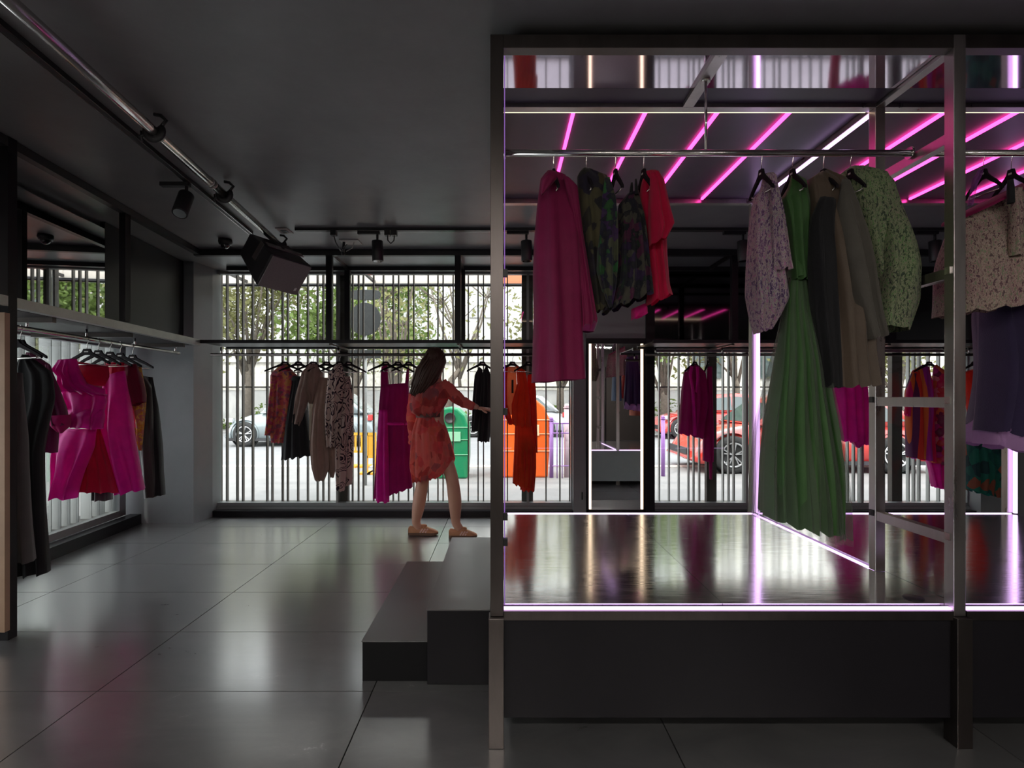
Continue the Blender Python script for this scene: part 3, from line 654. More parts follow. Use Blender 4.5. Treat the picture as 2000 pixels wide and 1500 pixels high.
# street sign backs on a pole
y = 8.2; sg = empty('street_sign', (XU(712,y),y,GZ), 'dark backs of two street signs on one pole', 'sign')
M['signback'] = mat('dark_grey_sign_back', (.03,.032,.032), .6, spec=.2)
MB().tube([(XU(713,y),y,GZ),(XU(713,y),y,ZV(560,y))], .03, 12).build('pole', M['slatw'], sg)
def disc(cx, cz, rx, rz, yy, t, cut=None):
    pts = []
    for k in range(28):
        a = 2*PI*k/28; e = 2/3.4 if cut else 1
        pts.append((cx+rx*math.copysign(abs(math.cos(a))**e, math.cos(a)), yy, cz+rz*math.copysign(abs(math.sin(a))**e, math.sin(a))))
    return MB().prism(pts, (0,t,0))
disc(XU(715,y), ZV(577,y), XU(745,y)-XU(715,y), ZV(567,y)-ZV(577,y), y-.05, .02, True).build('upper_plate', M['signback'], sg, bevel=.003)
disc(XU(714,y), ZV(624,y), XU(746,y)-XU(715,y), ZV(592,y)-ZV(624,y), y-.05, .02).build('round_plate', M['signback'], sg, bevel=.003)
MB().box((XU(684,y),y-.05,ZV(700,y)),(XU(745,y),y-.03,ZV(684,y))).build('lower_plate', M['signback'], sg, bevel=.003)
# ------------------------------------------------------------------ ceiling fixtures
def rod2(a, b, r, name, m, par, n=14): return MB().tube([a, b], r, n).build(name, M[m], par)
# scaffold tube hung under the ceiling
def pl(Y, z=2.565): return Vector((-1.42-.098*Y, Y, z))
pp = empty('scaffold_tube', pl(3.0), 'long polished scaffold tube hung below the ceiling', 'tube')
MB().tube([pl(1.2),pl(2.5),pl(4.72)], .0245, 20).build('tube', M['chrome'], pp)
MB().tube([pl(3.22),pl(3.235)], .029, 20).tube([pl(3.26),pl(3.275)], .029, 20).build('sleeve_joint', M['steel'], pp)
for Y in (2.62, 3.44, 4.58):
    c = pl(Y); d = Vector((-.098,1,0)).normalized(); sx = Vector((1,.098,0)).normalized()
    pts = [c+sx*math.cos(a)*.036+Vector((0,0,math.sin(a)*.036)) for a in [math.radians(k) for k in range(-200, 60, 20)]]
    MB().tube(pts, .012, 8, flat=1.6).tube([c+sx*.03+Vector((0,0,.02)), c+sx*.055+Vector((0,0,.055)), c+sx*.03+Vector((0,0,.078)), c-sx*.0+Vector((0,0,.082))], .009, 8).tube([c-sx*.03+Vector((0,0,-.01)),c-sx*.07+Vector((0,0,-.03))], .007, 8).tube([c-sx*.055+Vector((0,0,-.05)),c-sx*.06+Vector((0,0,-.0))], .005, 8).build('hook_clamp', M['black'], pp)
    MB().tube([c+d*.03,c+d*.05], .0285, 16).build('collar', M['steel'], pp)
# loudspeaker
sp = empty('loudspeaker', P(535,523,4.1), 'large black loudspeaker with grey mesh grille hung from the scaffold tube', 'loudspeaker')
O = P(532,496,3.86); a = Vector((.297,.45,-.034)).normalized(); b = Vector((-.156,.087,-.204)); b = (b-a*b.dot(a)).normalized(); c_ = a.cross(b).normalized()
if c_.x > 0: c_ = -c_
A_, B_, C_ = a*.336, b*.272, c_*.36
def q(i, j, k, s=1.0):                      # i along a, j along b, k depth; cabinet narrows to the back
    j2 = .5+(j-.5)*(1-.32*k*s); return O+A_*i+B_*j2+C_*k
vs = [q(0,0,0),q(1,0,0),q(1,1,0),q(0,1,0),q(0,0,1),q(1,0,1),q(1,1,1),q(0,1,1)]
MB().add(vs, [(0,1,2,3),(7,6,5,4),(0,4,5,1),(1,5,6,2),(2,6,7,3),(3,7,4,0)]).build('cabinet', M['black'], sp, bevel=.012)
nn = -C_.normalized()
gp = [q(.02,.03,0)+nn*.002, q(.98,.03,0)+nn*.002, q(.98,.97,0)+nn*.002, q(.02,.97,0)+nn*.002]
MB().prism(gp, nn*.012).build('mesh_grille', M['mesh'], sp, bevel=.003)
MB().prism([q(.86,.80,0)+nn*.016+A_*dx+B_*dy for dx, dy in ((-.02,-.04),(.03,-.06),(.03,.03),(-.02,.05))], nn*.003).build('badge', M['badge'], sp)
MB().bar(q(.1,-.06,.45), q(1.0,-.06,.45), .05, .006, -B_.normalized()).bar(q(.0,-.06,.45), q(-.02,.55,.45), .05, .006, A_.normalized()).build('yoke_bracket', M['steel'], sp)
cc = q(.5,-.06,.45); MB().tube([cc, pl(4.2)-Vector((0,0,.02))], .012, 10).build('hanging_bolt', M['black'], sp)
# second speaker cut by the left edge of the frame
# ceiling tracks
tr = empty('lighting_track', (-1.95,3,CZ), 'long black ceiling lighting track beside the scaffold tube', 'track')
ta, tb = Vector((-1.745,1.05,CZ-.012)), Vector((-2.087,4.52,CZ-.012))
MB().bar(ta, tb, .036, .024).build('rail', M['black'], tr)
for s in (-.016,.016): MB().bar(ta+Vector((s,0,-.0125)), tb+Vector((s,0,-.0125)), .003, .002).build('edge_strip', M['chrome'], tr)
tk = empty('lighting_track', (0,4.43,CZ), 'black ceiling lighting track running across before the windows', 'track')
MB().box((XU(577,4.43),4.412,CZ-.024),(4.6,4.448,CZ)).build('rail', M['black'], tk)
for y in (4.413,4.444): MB().box((XU(579,4.43),y,CZ-.026),(4.6,y+.003,CZ-.024)).build('edge_strip', M['chrome'], tk)
for u, lb in ((652,'plug'),(757,'plug'),(770,'plug')):
    MB().box((XU(u,4.43)-.022,4.405,CZ-.062),(XU(u,4.43)+.022,4.455,CZ-.024)).build('track_plug', M['black'], tk)
x = XU(652,4.43); MB().tube([(x,4.43,CZ-.06),(x+.01,4.45,CZ-.11),(x+.005,4.60,CZ-.14),(x,4.8,CZ-.03)], .005, 8).build('cable', M['black'], tk)
x0, x1 = XU(757,4.43), XU(770,4.43); MB().tube([(x0,4.43,CZ-.06),(x0+.002,4.43,CZ-.10),((x0+x1)/2,4.43,CZ-.125),(x1-.002,4.43,CZ-.10),(x1,4.43,CZ-.06)], .005, 8).build('cable', M['black'], tk)
def spot(u, label, tilt=0, Y=4.43, base=True, d=Vector((.03,-.02,-1)), x=None):
    x = XU(u,Y) if x is None else x
    o = empty('track_spotlight', (x,Y,CZ-.02), label, 'spotlight', 'black track spotlights')
    if base: MB().box((x-.16,Y-.02,CZ-.052),(x+.02,Y+.02,CZ-.026)).build('driver_box', M['black'], o, bevel=.003)
    MB().tube([(x,Y,CZ-.03),(x,Y,CZ-.105)], .010, 10).build('stem', M['black'], o)
    d = d.normalized(); c = Vector((x,Y,CZ-.105)); e = c+d*.165
    MB().tube([c,e], .045, 24).build('lamp_head', M['black'], o, bevel=.003)
    MB().tube([e+d*.0005,e-d*.004], .036, 20).build('lens', M['darkglass'], o)
    return o
spot(737, 'black spotlight hanging before the sky beside the cable loop')
spot(1028, 'black spotlight right of the front steel post')
spot(1451, 'black spotlight behind the white dress on the platform')
spot(1826, 'black spotlight above the tweed skirt')
spot(0, 'black tilted spotlight on the track beside the scaffold tube', Y=3.42, base=True, d=Vector((.02,-.35,-.62)), x=-1.985+.0)
dc = empty('dome_camera', P(440,480,4.75), 'dark dome security camera on the ceiling corner', 'camera')
cx, cy = XU(440,4.75), 4.75
MB().lathe([(0,0),(.055,0),(.058,-.02),(.05,-.045),(0,-.045)], (cx,cy,CZ), 24).build('base', M['black'], dc)
MB().ball((cx,cy,CZ-.045), (.038,.038,.036)).build('dome', M['darkglass'], dc)
pt = empty('ceiling_plate', P(557,449,4.5), 'small pale socket plate on the ceiling beside the tube end', 'plate')
MB().box((XU(545,4.5),4.42,CZ-.006),(XU(568,4.5),4.56,CZ)).build('plate', M['tag'], pt); MB().box((XU(551,4.5),4.46,CZ-.009),(XU(562,4.5),4.53,CZ-.006)).build('socket', M['black'], pt)
pt = empty('ceiling_sensor', P(686,485,4.8), 'small ceiling bracket with dangling sensor before the windows', 'sensor')
MB().box((XU(666,4.8),4.74,CZ-.008),(XU(703,4.8),4.88,CZ)).build('plate', M['tag'], pt)
MB().tube([(XU(672,4.8),4.8,CZ),(XU(670,4.8),4.8,CZ-.10)], .012, 10).ball((XU(670,4.8),4.8,CZ-.11), .018).build('sensor_arm', M['black'], pt)
MB().tube([(XU(692,4.8),4.8,CZ),(XU(688,4.8),4.8,CZ-.06),(XU(676,4.8),4.8,CZ-.09)], .004, 6).build('cable', M['tag'], pt)
# unseen fill lights, added behind the viewer to brighten the room
for i, (x, y) in enumerate(((-2.3,-1.2),(0,-1.2),(2.3,-1.2),(-2.3,-3.0),(0,-3.0),(2.3,-3.0))):
    o = empty('fill_light', (x,y,CZ), 'added fill light over the '+('nearer row behind the viewer, ','back row behind the viewer, ')[i//3]+('left end','middle','right end')[i%3], 'light', 'added fill lights')
    MB().box((x-.65,y-.06,CZ-.05),(x+.65,y+.06,CZ-.001)).build('housing', M['black'], o)
    MB().box((x-.63,y-.045,CZ-.056),(x+.63,y+.045,CZ-.0505)).build('diffuser', M['fillglow'], o)
# ------------------------------------------------------------------ hangers
def hanger_template():
    o = empty('clothes_hanger', (0,0,-20), 'black clothes hanger', 'hanger', 'black clothes hangers')
    off = Vector((0,0,-20))
    pts = [off+Vector((.0165*math.cos(a), 0, .0165*math.sin(a)+.0)) for a in [math.radians(k) for k in range(-20, 215, 20)]]
    pts = [off+Vector((.019,0,-.016))]+pts[::1]
    # hook: over the rail then down to the plate
    hp = [off+Vector((-.0165*math.cos(math.radians(k)),0,.0165*math.sin(math.radians(k)))) for k in range(-10,200,18)]+[off+Vector((.014,0,-.02)), off+Vector((.002,0,-.038)), off+Vector((0,0,-.075))]
    MB().tube(hp, .0021, 6).build('hook', M['chrome'], o)
    b = MB(); T = .013
    pl_ = [(-.028,-.073),(.028,-.073),(.042,-.095),(.075,-.112),(.13,-.135),(.205,-.172),(.207,-.186),(.19,-.184),(.12,-.152),(.055,-.128),(0,-.118),(-.055,-.128),(-.12,-.152),(-.19,-.184),(-.207,-.186),(-.205,-.172),(-.13,-.135),(-.075,-.112),(-.042,-.095)]
    for i in range(9):      # split in convex quads
        pass
    up = [(-.205,-.172),(-.13,-.135),(-.075,-.112),(-.042,-.095),(-.028,-.073),(.028,-.073),(.042,-.095),(.075,-.112),(.13,-.135),(.205,-.172)]
    lo = [(-.207,-.188),(-.125,-.154),(-.07,-.134),(-.04,-.122),(-.02,-.118),(.02,-.118),(.04,-.122),(.07,-.134),(.125,-.154),(.207,-.188)]
    vs = [off+Vector((x,-T/2,z)) for x, z in up+lo]+[off+Vector((x,T/2,z)) for x, z in up+lo]; n = 10; fs = []
    for i in range(9): fs += [(i,i+n,i+n+1,i+1),(i+2*n,i+1+2*n,i+1+3*n,i+3*n),(i,i+1,i+1+2*n,i+2*n),(i+n,i+3*n,i+1+3*n,i+1+n)]
    fs += [(0,2*n,3*n,n),(n-1,2*n-1,4*n-1,3*n-1)]
    b.add(vs, fs).build('shoulder_bar', M['hanger'], o, bevel=.002)
    MB().tube([off+Vector((-.17,0,-.168)),off+Vector((-.165,0,-.185)),off+Vector((.165,0,-.185)),off+Vector((.17,0,-.168))], .0035, 6).build('trouser_bar', M['chrome'], o)
    MB().box(off+Vector((-.018,-T/2-.0006,-.098)), off+Vector((.018,-T/2-.0001,-.090))).build('print_strip', M['tag'], o)
    return o
HT = hanger_template(); first_h = [True]
def hanger(x, y, z, yaw, what, sc=1.0):
    lab = 'black clothes hanger '+what
    o = HT if first_h[0] else copy_tree(HT, label=lab, group='black clothes hangers')
    first_h[0] = False
    o['label'] = lab; o.location = (x,y,z); o.rotation_euler = (0,0,math.radians(yaw)); o.scale = sc if hasattr(sc,'__len__') else (sc,)*3
    return o
def hrow(lst, fn, yaw, sc=1.0):
    for it in lst:
        u, what = it[0], it[1]; x, y, z = fn(u); hanger(x, y, z, it[2] if len(it) > 2 else yaw, what, sc)
def left_rail(u): k = (u-CU)/F; Y = 2.591/(-k-.093); return (k*Y, Y, 1.70)
def back_rail(u): return (XU(u,5.35), 5.35, 1.70)
def cab_rail(u): return (XU(u,RY), RY, RZ)
SW = .85
hrow([(40,'holding the magenta velvet coat at the left edge'),(30,'nearest on the left rail, holding the black dress'),(170,'holding the magenta ruffled top'),(192,'holding the magenta sleeveless dress'),(215,'holding the crimson short sleeved top'),
      (235,'holding the gold patterned dress'),(259,'holding the dark trousers beside the column')], left_rail, -14, 1.0)
hrow([(556,'holding the pink paisley dress'),(583,'holding the black midi skirt'),(612,'holding the taupe blouse'),(638,'holding the taupe balloon trousers'),(663,'holding the squiggle print blouse'),(681,'holding the squiggle print trousers'),
      (753,'with bare left arm over the magenta dress'),(777,'holding the magenta draped dress'),(798,'behind the brown haired woman'),(942,'holding the black open top'),(1001,'holding the orange wrap dress'),(1032,'holding the red orange tank top')], back_rail, 42, .93)
hrow([(1357,'holding the magenta wrap coat'),(1383,'holding the magenta sequin dress',60),(1622,'holding the pink knit dress',60),(1655,'holding the magenta silk blouse'),(1815,'holding the striped knit dress',15),(1903,'holding the red orange vest',15),(1928,'holding the teal printed skirt',35)], back_rail, 42, .93)
hrow([(1081,'holding the long magenta coat'),(1145,'holding the camouflage toned blouse'),(1202,'holding the dark floral camisole'),(1257,'holding the crimson top'),(1487,'holding the lilac boucle dress'),
      (1548,'holding the long green gown'),(1608,'holding the olive brown dress'),(1661,'holding the green tweed jacket'),(1921,'empty looking, right of the right steel post'),(1975,'holding the pink tweed skirt')], cab_rail, -80, (.36,.9,.9))
# ------------------------------------------------------------------ fabrics
K = {}
def fb(n, c, **k): K[n] = fabric(n, c, **k)
fb('black_crepe', (.012,.012,.014), trans=.03, sheen=.1); fb('grey_wool', (.10,.095,.095), trans=.05); fb('plum_velvet', (.20,.008,.09), trans=.1, sheen=.5)
fb('magenta', (.84,.005,.42), trans=.3, rough=.5); fb('magenta_deep', (.42,.006,.18), trans=.35); fb('crimson', (.66,.006,.07), trans=.35); fb('crimson_dark', (.22,.006,.04), trans=.3)
fb('hot_pink', (.85,.02,.30), trans=.5); fb('brown_leather', (.035,.025,.025), trans=0, rough=.45); fb('taupe', (.42,.30,.265), trans=.5); fb('cream', (.75,.70,.62), trans=.4)
fb('coat_magenta', (.24,.006,.07), trans=.12, rough=.6, sheen=.1); fb('orange', (.80,.085,.025), trans=.5); fb('orange_pale', (.95,.42,.24), trans=.5); fb('red_orange', (.80,.045,.02), trans=.4)
fb('green_silk', (.075,.19,.055), trans=.35, rough=.45); fb('organza', (.10,.13,.09), trans=.5); fb('olive_satin', (.12,.085,.06), trans=.12, rough=.4); fb('olive_grey', (.11,.10,.085), trans=.1)
fb('navy', (.035,.022,.075), trans=.12, sheen=.4); fb('lilac', (.50,.28,.55), trans=.3); fb('black_sheer', (.03,.03,.035), trans=.35)
K['paisley'] = pattern('pink_paisley', 'floral', [(.60,.20,.12),(.50,.03,.20),(.55,.28,.08),(.35,.03,.10),(.62,.10,.12),(.14,.06,.16)], 30, .35)
K['gold'] = pattern('gold_print', 'floral', [(.65,.42,.05),(.50,.10,.20),(.60,.20,.05),(.35,.10,.22),(.70,.50,.2)], 45, .3)
K['camo'] = pattern('dark_leaf_print', 'floral', [(.015,.012,.018),(.02,.018,.012),(.07,.055,.02),(.01,.01,.012),(.015,.01,.03),(.09,.08,.035)], 16, .1)
K['greenleaf'] = pattern('green_leaf_print', 'floral', [(.015,.015,.035),(.02,.11,.02),(.015,.015,.03),(.03,.16,.035),(.06,.015,.10),(.01,.01,.02),(.09,.10,.05)], 30, .15)
K['darkfloral'] = pattern('dark_floral_print', 'floral', [(.008,.008,.014),(.01,.01,.02),(.03,.01,.06),(.012,.03,.015),(.09,.01,.05),(.008,.008,.012),(.08,.075,.055)], 30, .15)
K['squiggle'] = pattern('squiggle_print', 'squiggle', [(.66,.52,.48),(.03,.015,.03)], 10, .5)
K['lilac_boucle'] = pattern('lilac_boucle', 'tweed', [(.08,.05,.12),(.30,.16,.34),(.50,.42,.42),(.58,.50,.48),(.28,.36,.22),(.5,.2,.38)], 95, .1)
K['green_tweed'] = pattern('green_tweed', 'tweed', [(.03,.03,.035),(.12,.16,.07),(.26,.32,.17),(.34,.38,.24),(.40,.26,.24),(.14,.30,.10)], 120, .03)
K['pink_tweed'] = pattern('pink_tweed', 'tweed', [(.12,.05,.08),(.44,.22,.22),(.62,.52,.42),(.50,.42,.36),(.55,.18,.26),(.26,.34,.20)], 110, .05)
K['stripes'] = pattern('striped_knit', 'stripe', [(.62,.01,.10),(.60,.02,.18),(.70,.16,.03),(.12,.03,.12),(.65,.05,.03),(.75,.22,.05),(.45,.03,.40),(.42,.05,.42)], 3.6, .35)
K['patch'] = pattern('patch_print', 'floral', [(.6,.02,.12),(.75,.20,.04),(.5,.03,.35),(.05,.03,.08),(.6,.05,.03),(.7,.3,.35)], 16, .35)
K['pink_knit'] = pattern('pink_knit', 'tweed', [(.55,.02,.12),(.62,.05,.2),(.60,.10,.22),(.70,.25,.32)], 160, .35)
K['teal'] = pattern('teal_print', 'floral', [(.005,.10,.09),(.01,.16,.13),(.02,.04,.05),(.015,.13,.10),(.40,.08,.03),(.01,.06,.07),(.02,.20,.13)], 9, .3)
def sheer(name, c, op):
    m, n, l, b = newmat(name); b.inputs['Base Color'].default_value = (*c,1); b.inputs['Roughness'].default_value = .6
    t = n.new('ShaderNodeBsdfTransparent'); lw_ = n.new('ShaderNodeLayerWeight'); lw_.inputs[0].default_value = .35
    mr = n.new('ShaderNodeMapRange'); mr.inputs['To Min'].default_value = op; mr.inputs['To Max'].default_value = min(1, op+.5); l.new(lw_.outputs['Facing'], mr.inputs[0])
    mx = n.new('ShaderNodeMixShader'); l.new(mr.outputs[0], mx.inputs[0]); l.new(t.outputs[0], mx.inputs[1]); l.new(b.outputs[0], mx.inputs[2]); l.new(mx.outputs[0], n['Material Output'].inputs[0]); return m
K['organza_sheer'] = sheer('green_organza', (.13,.16,.12), .22); K['violet_sheer'] = sheer('violet_chiffon', (.35,.08,.40), .35)
K['coral'] = pattern('coral_floral_dress', 'floral', [(.96,.33,.31),(.94,.27,.27),(.95,.36,.31),(.88,.15,.18),(.94,.30,.27),(.55,.08,.08),(.90,.28,.20),(.42,.18,.22)], 13, .68)
G1, G2, G3, G4 = 'garments on the left rail', 'garments on the middle rail', 'garments on the right rail', 'garments on the neon platform rail'
def lY(u): return left_rail(u)[1]
# ---- left rail
garment('trousers', 'dark grey wool trousers hanging at the far left behind the steel post', 'trousers', G1, 3.12,
  [('leg', K['grey_wool'], [(-14,725),(-16,900),(-20,1100)], [(42,728),(46,900),(62,1097)], dict(depth=.07, folds=3, amp=.014))])
garment('dress', 'long black dress reaching almost to the floor beside the left steel post', 'dress', G1, 3.36,
  [('body', K['black_crepe'], [(44,692),(26,730),(24,800),(26,900),(28,1125)], [(56,694),(102,728),(106,780),(92,830),(82,880),(84,1000),(89,1120)], dict(depth=.06, folds=3, amp=.018))])
garment('coat', 'plum velvet coat with pink lined cuff on the left rail', 'coat', G1, 3.62,
  [('body', K['plum_velvet'], [(52,688),(40,730),(40,800),(50,884)], [(60,688),(96,712),(108,760),(110,820),(108,884)], dict(depth=.06, folds=3)),
   ('sleeve', K['plum_velvet'], [(88,712),(92,760),(98,800),(103,832)], [(97,712),(113,756),(126,800),(133,830)], dict(depth=.05, folds=2, dy=-.03)),
   ('cuff', K['hot_pink'], [(102,812),(105,832),(114,844)], [(134,810),(132,832),(121,846)], dict(depth=.085, td=.9, folds=1, amp=.004, n=6, bot=True, dy=-.035), 'hot pink turned cuff')])
garment('top', 'magenta top with ruffled shoulder and wide scooped neck', 'top', G1, lY(170)-.02,
  [('back_lining', K['crimson'], [(152,706),(150,730),(160,752)], [(212,716),(214,735),(204,754)], dict(depth=.01, folds=1, amp=.004, n=6, dy=.05)),
   ('body', K['magenta'], [(122,735),(125,765),(133,800),(132,832)], [(204,760),(207,785),(200,812),(200,837)], dict(depth=.06, folds=2, amp=.014)),
   ('ruffle', K['magenta'], [(115,703),(106,722),(118,734),(116,748),(127,765)], [(149,701),(154,730),(166,752),(190,766),(205,772)], dict(depth=.05, folds=4, amp=.018, dy=-.035)),
   ('peplum', K['magenta'], [(133,798),(129,833)], [(203,800),(199,838)], dict(depth=.075, folds=3, amp=.012, n=8, dy=-.01))])
garment('trousers', 'wide magenta cropped trousers below the ruffled top', 'trousers', G1, lY(180),
  [('leg', K['magenta'], [(122,838),(110,855),(106,910),(104,970)], [(188,838),(183,870),(165,915),(148,973)], dict(depth=.08, folds=2, amp=.02)),
   ('lining', K['crimson'], [(184,838),(165,900),(150,962)], [(196,838),(214,900),(232,962)], dict(depth=.02, folds=3, amp=.01, dy=.06), 'crimson inner leg')])
garment('dress', 'magenta sleeveless dress hanging right of the ruffled top', 'dress', G1, lY(205),
  [('body', K['magenta'], [(203,738),(201,790),(199,840),(212,890),(232,965)], [(243,724),(248,770),(258,840),(268,900),(277,957)], dict(depth=.08, folds=2, amp=.02)),
   ('neck', K['crimson_dark'], [(163,735),(162,752)], [(207,737),(205,760)], dict(depth=.01, folds=1, amp=.004, n=5))])
garment('top', 'crimson short sleeved top behind the magenta dress', 'top', G1, lY(222),
  [('body', K['crimson'], [(205,708),(208,740),(230,800)], [(245,708),(250,760),(262,835)], dict(depth=.06, folds=2)),
   ('sleeve', K['crimson_dark'], [(243,710),(248,740),(254,770),(261,793)], [(266,711),(273,735),(278,765),(280,785)], dict(depth=.06, folds=1))])
garment('dress', 'gold and pink patterned dress sliver beside the dark trousers', 'dress', G1, lY(240),
  [('body', K['gold'], [(255,714),(258,790),(266,850),(272,880)], [(276,716),(281,770),(279,830),(276,880)], dict(depth=.06, folds=2))])
garment('trousers', 'black brown trousers nearest the grey column', 'trousers', G1, lY(262),
  [('back_leg', K['black_crepe'], [(284,735),(280,790),(286,860),(292,971)], [(298,737),(307,790),(313,870),(314,920),(318,967)], dict(depth=.06, folds=2)),
   ('front_leg', K['brown_leather'], [(281,734),(276,800),(277,870),(285,972)], [(296,760),(298,820),(298,870),(302,971)], dict(depth=.05, folds=1, dy=-.06))])
garment('trousers', 'grey brown trouser hem peeping below the magenta clothes', 'trousers', G1, lY(232),
  [('leg', K['grey_wool'], [(184,900),(183,977)], [(214,900),(216,976)], dict(depth=.06, folds=2))])
# ---- middle rail
Y = 5.35
garment('dress', 'pink and orange paisley dress with long sleeve', 'dress', G2, Y,
  [('body', K['paisley'], [(549,711),(529,731),(531,790),(529,830),(532,864)], [(560,712),(582,735),(578,790),(566,840),(555,865)], dict(depth=.09, folds=3)),
   ('sleeve', K['paisley'], [(530,731),(525,790),(517,849)], [(540,735),(536,800),(529,851)], dict(depth=.05, folds=1, dy=-.08))])
garment('skirt', 'black flared midi skirt beside the paisley dress', 'skirt', G2, Y-.03,
  [('body', K['black_sheer'], [(571,737),(564,800),(557,860),(551,898)], [(593,738),(600,800),(605,850),(609,889)], dict(depth=.10, folds=4, amp=.02)),
   ('waistband', K['black_crepe'], [(572,734),(570,743)], [(593,735),(594,744)], dict(depth=.10, folds=1, amp=.002, n=3))])
garment('blouse', 'taupe gathered blouse with wide sleeve', 'blouse', G2, Y-.06,
  [('body', K['taupe'], [(604,711),(590,728),(592,755),(600,775),(604,788)], [(619,712),(630,730),(628,755),(622,775),(612,789)], dict(depth=.09, folds=4, amp=.018)),
   ('sleeve', K['taupe'], [(589,729),(580,770),(572,824)], [(607,738),(600,785),(587,831)], dict(depth=.08, folds=2, dy=-.05)),
   ('inner_hem', K['cream'], [(604,786),(605,860)], [(613,786),(612,850)], dict(depth=.05, folds=2), 'pale inner panel')])
garment('trousers', 'taupe balloon trousers gathered at the ankles', 'trousers', G2, Y-.09,
  [('front_leg', K['taupe'], [(622,737),(611,800),(607,870),(610,910),(616,938)], [(640,738),(641,800),(641,870),(642,915),(633,939)], dict(depth=.09, folds=3, amp=.018)),
   ('back_leg', K['taupe'], [(638,800),(640,870),(641,915),(645,932)], [(650,800),(656,870),(657,910),(652,933)], dict(depth=.07, folds=2, dy=.08))])
garment('blouse', 'dusty pink blouse with black squiggle print', 'blouse', G2, Y-.13,
  [('body', K['squiggle'], [(657,711),(642,728),(638,770),(634,820),(638,872)], [(668,712),(676,740),(672,800),(668,840),(663,872)], dict(depth=.08, folds=3))])
garment('trousers', 'dusty pink trousers with black squiggle print', 'trousers', G2, Y-.10,
  [('front_leg', K['squiggle'], [(664,735),(662,800),(657,870),(656,920),(657,957)], [(684,736),(682,800),(678,870),(676,920),(673,959)], dict(depth=.07, folds=2, dy=-.03)),
   ('back_leg', K['squiggle'], [(676,735),(676,800),(674,880),(675,950)], [(684,735),(689,770),(690,860),(688,945)], dict(depth=.07, folds=2, dy=.05))])
garment('dress', 'magenta draped dress with straps left of the woman', 'dress', G2, Y,
  [('body', K['magenta_deep'], [(744,752),(741,790),(737,870),(731,974)], [(798,748),(801,800),(804,880),(806,951)], dict(depth=.12, folds=6, amp=.022)),
   ('strap', K['magenta_deep'], [(745,716),(744,735),(744,756)], [(757,713),(758,735),(760,756)], dict(depth=.04, folds=1, n=8)),
   ('panel', K['magenta'], [(740,800),(735,880),(734,978)], [(757,800),(760,890),(760,981)], dict(depth=.05, folds=2, dy=-.11, amp=.02)),
   ('strap', K['magenta_deep'], [(794,722),(791,750)], [(799,720),(798,750)], dict(depth=.03, folds=1, n=5)),
   ('belt', K['magenta'], [(740,821),(739,828)], [(800,823),(801,830)], dict(depth=.135, folds=1, amp=.003, n=3))])
garment('top', 'black open fronted top beside the front steel post', 'top', G2, Y,
  [('left_front', K['black_sheer'], [(936,716),(927,732),(923,780),(921,843)], [(943,722),(941,760),(938,800),(933,842)], dict(depth=.08, folds=2)),
   ('body', K['black_crepe'], [(942,730),(938,780),(932,861)], [(950,712),(960,735),(962,800),(956,863)], dict(depth=.09, folds=3))])
garment('dress', 'orange wrap dress with deep V neck right of the front post', 'dress', G2, Y,
  [('back_lining', K['orange_pale'], [(990,716),(986,760),(990,810)], [(1008,716),(1010,760),(1006,810)], dict(depth=.02, folds=1, n=8, dy=.05)),
   ('left_front', K['red_orange'], [(986,713),(976,760),(980,800),(994,830)], [(992,713),(990,750),(991,790),(1003,829)], dict(depth=.06, folds=2)),
   ('right_front', K['orange'], [(1008,714),(1010,750),(999,790),(1000,829)], [(1026,724),(1032,755),(1036,790),(1037,833)], dict(depth=.09, folds=3, amp=.018)),
   ('skirt', K['orange'], [(1006,826),(1004,880),(1001,943)], [(1038,826),(1047,880),(1047,915),(1044,955)], dict(depth=.11, folds=5, amp=.025)),
   ('skirt_tail', K['red_orange'], [(1018,860),(1016,957)], [(1040,860),(1044,958)], dict(depth=.06, folds=3, amp=.02, dy=-.05)),
   ('price_tag', K['black_crepe'], [(999,742),(999,768)], [(1003,742),(1003,768)], dict(depth=.004, folds=1, amp=0, n=2, dy=-.02), 'dark swing tag')])
garment('top', 'red orange tank top half hidden by the magenta coat', 'top', G2, Y+.02,
  [('body', K['red_orange'], [(1030,732),(1031,765),(1036,800),(1040,880)], [(1044,730),(1047,765),(1049,820),(1050,885)], dict(depth=.07, folds=2))])
# ---- right rail
garment('coat', 'magenta wrap coat with long lapels beside the lit mirror', 'coat', G3, Y,
  [('body', K['magenta_deep'], [(1350,712),(1336,728),(1332,780),(1326,846)], [(1362,713),(1378,728),(1380,790),(1372,856)], dict(depth=.10, folds=3, amp=.02)),
   ('lapel', K['magenta'], [(1348,714),(1345,730),(1350,760),(1354,850)], [(1354,716),(1351,735),(1357,765),(1362,852)], dict(depth=.03, folds=1, dy=-.10)),
   ('lapel', K['magenta'], [(1359,716),(1360,740),(1358,765)], [(1365,716),(1366,740),(1361,768)], dict(depth=.03, folds=1, dy=-.10, n=10))])
garment('dress', 'narrow magenta dress with sequin straps beside the wrap coat', 'dress', G3, Y,
  [('body', K['magenta_deep'], [(1382,716),(1379,760),(1375,830),(1374,900)], [(1391,716),(1392,780),(1393,850),(1392,901)], dict(depth=.08, folds=2)),
   ('tail', K['magenta_deep'], [(1384,895),(1386,936)], [(1391,895),(1391,937)], dict(depth=.04, folds=1, n=6))])
garment('dress', 'pink ribbed knit dress half behind the green gown', 'dress', G3, Y,
  [('body', K['pink_knit'], [(1612,756),(1616,820),(1622,890),(1628,952)], [(1632,756),(1635,830),(1638,900),(1642,955)], dict(depth=.08, folds=3))])
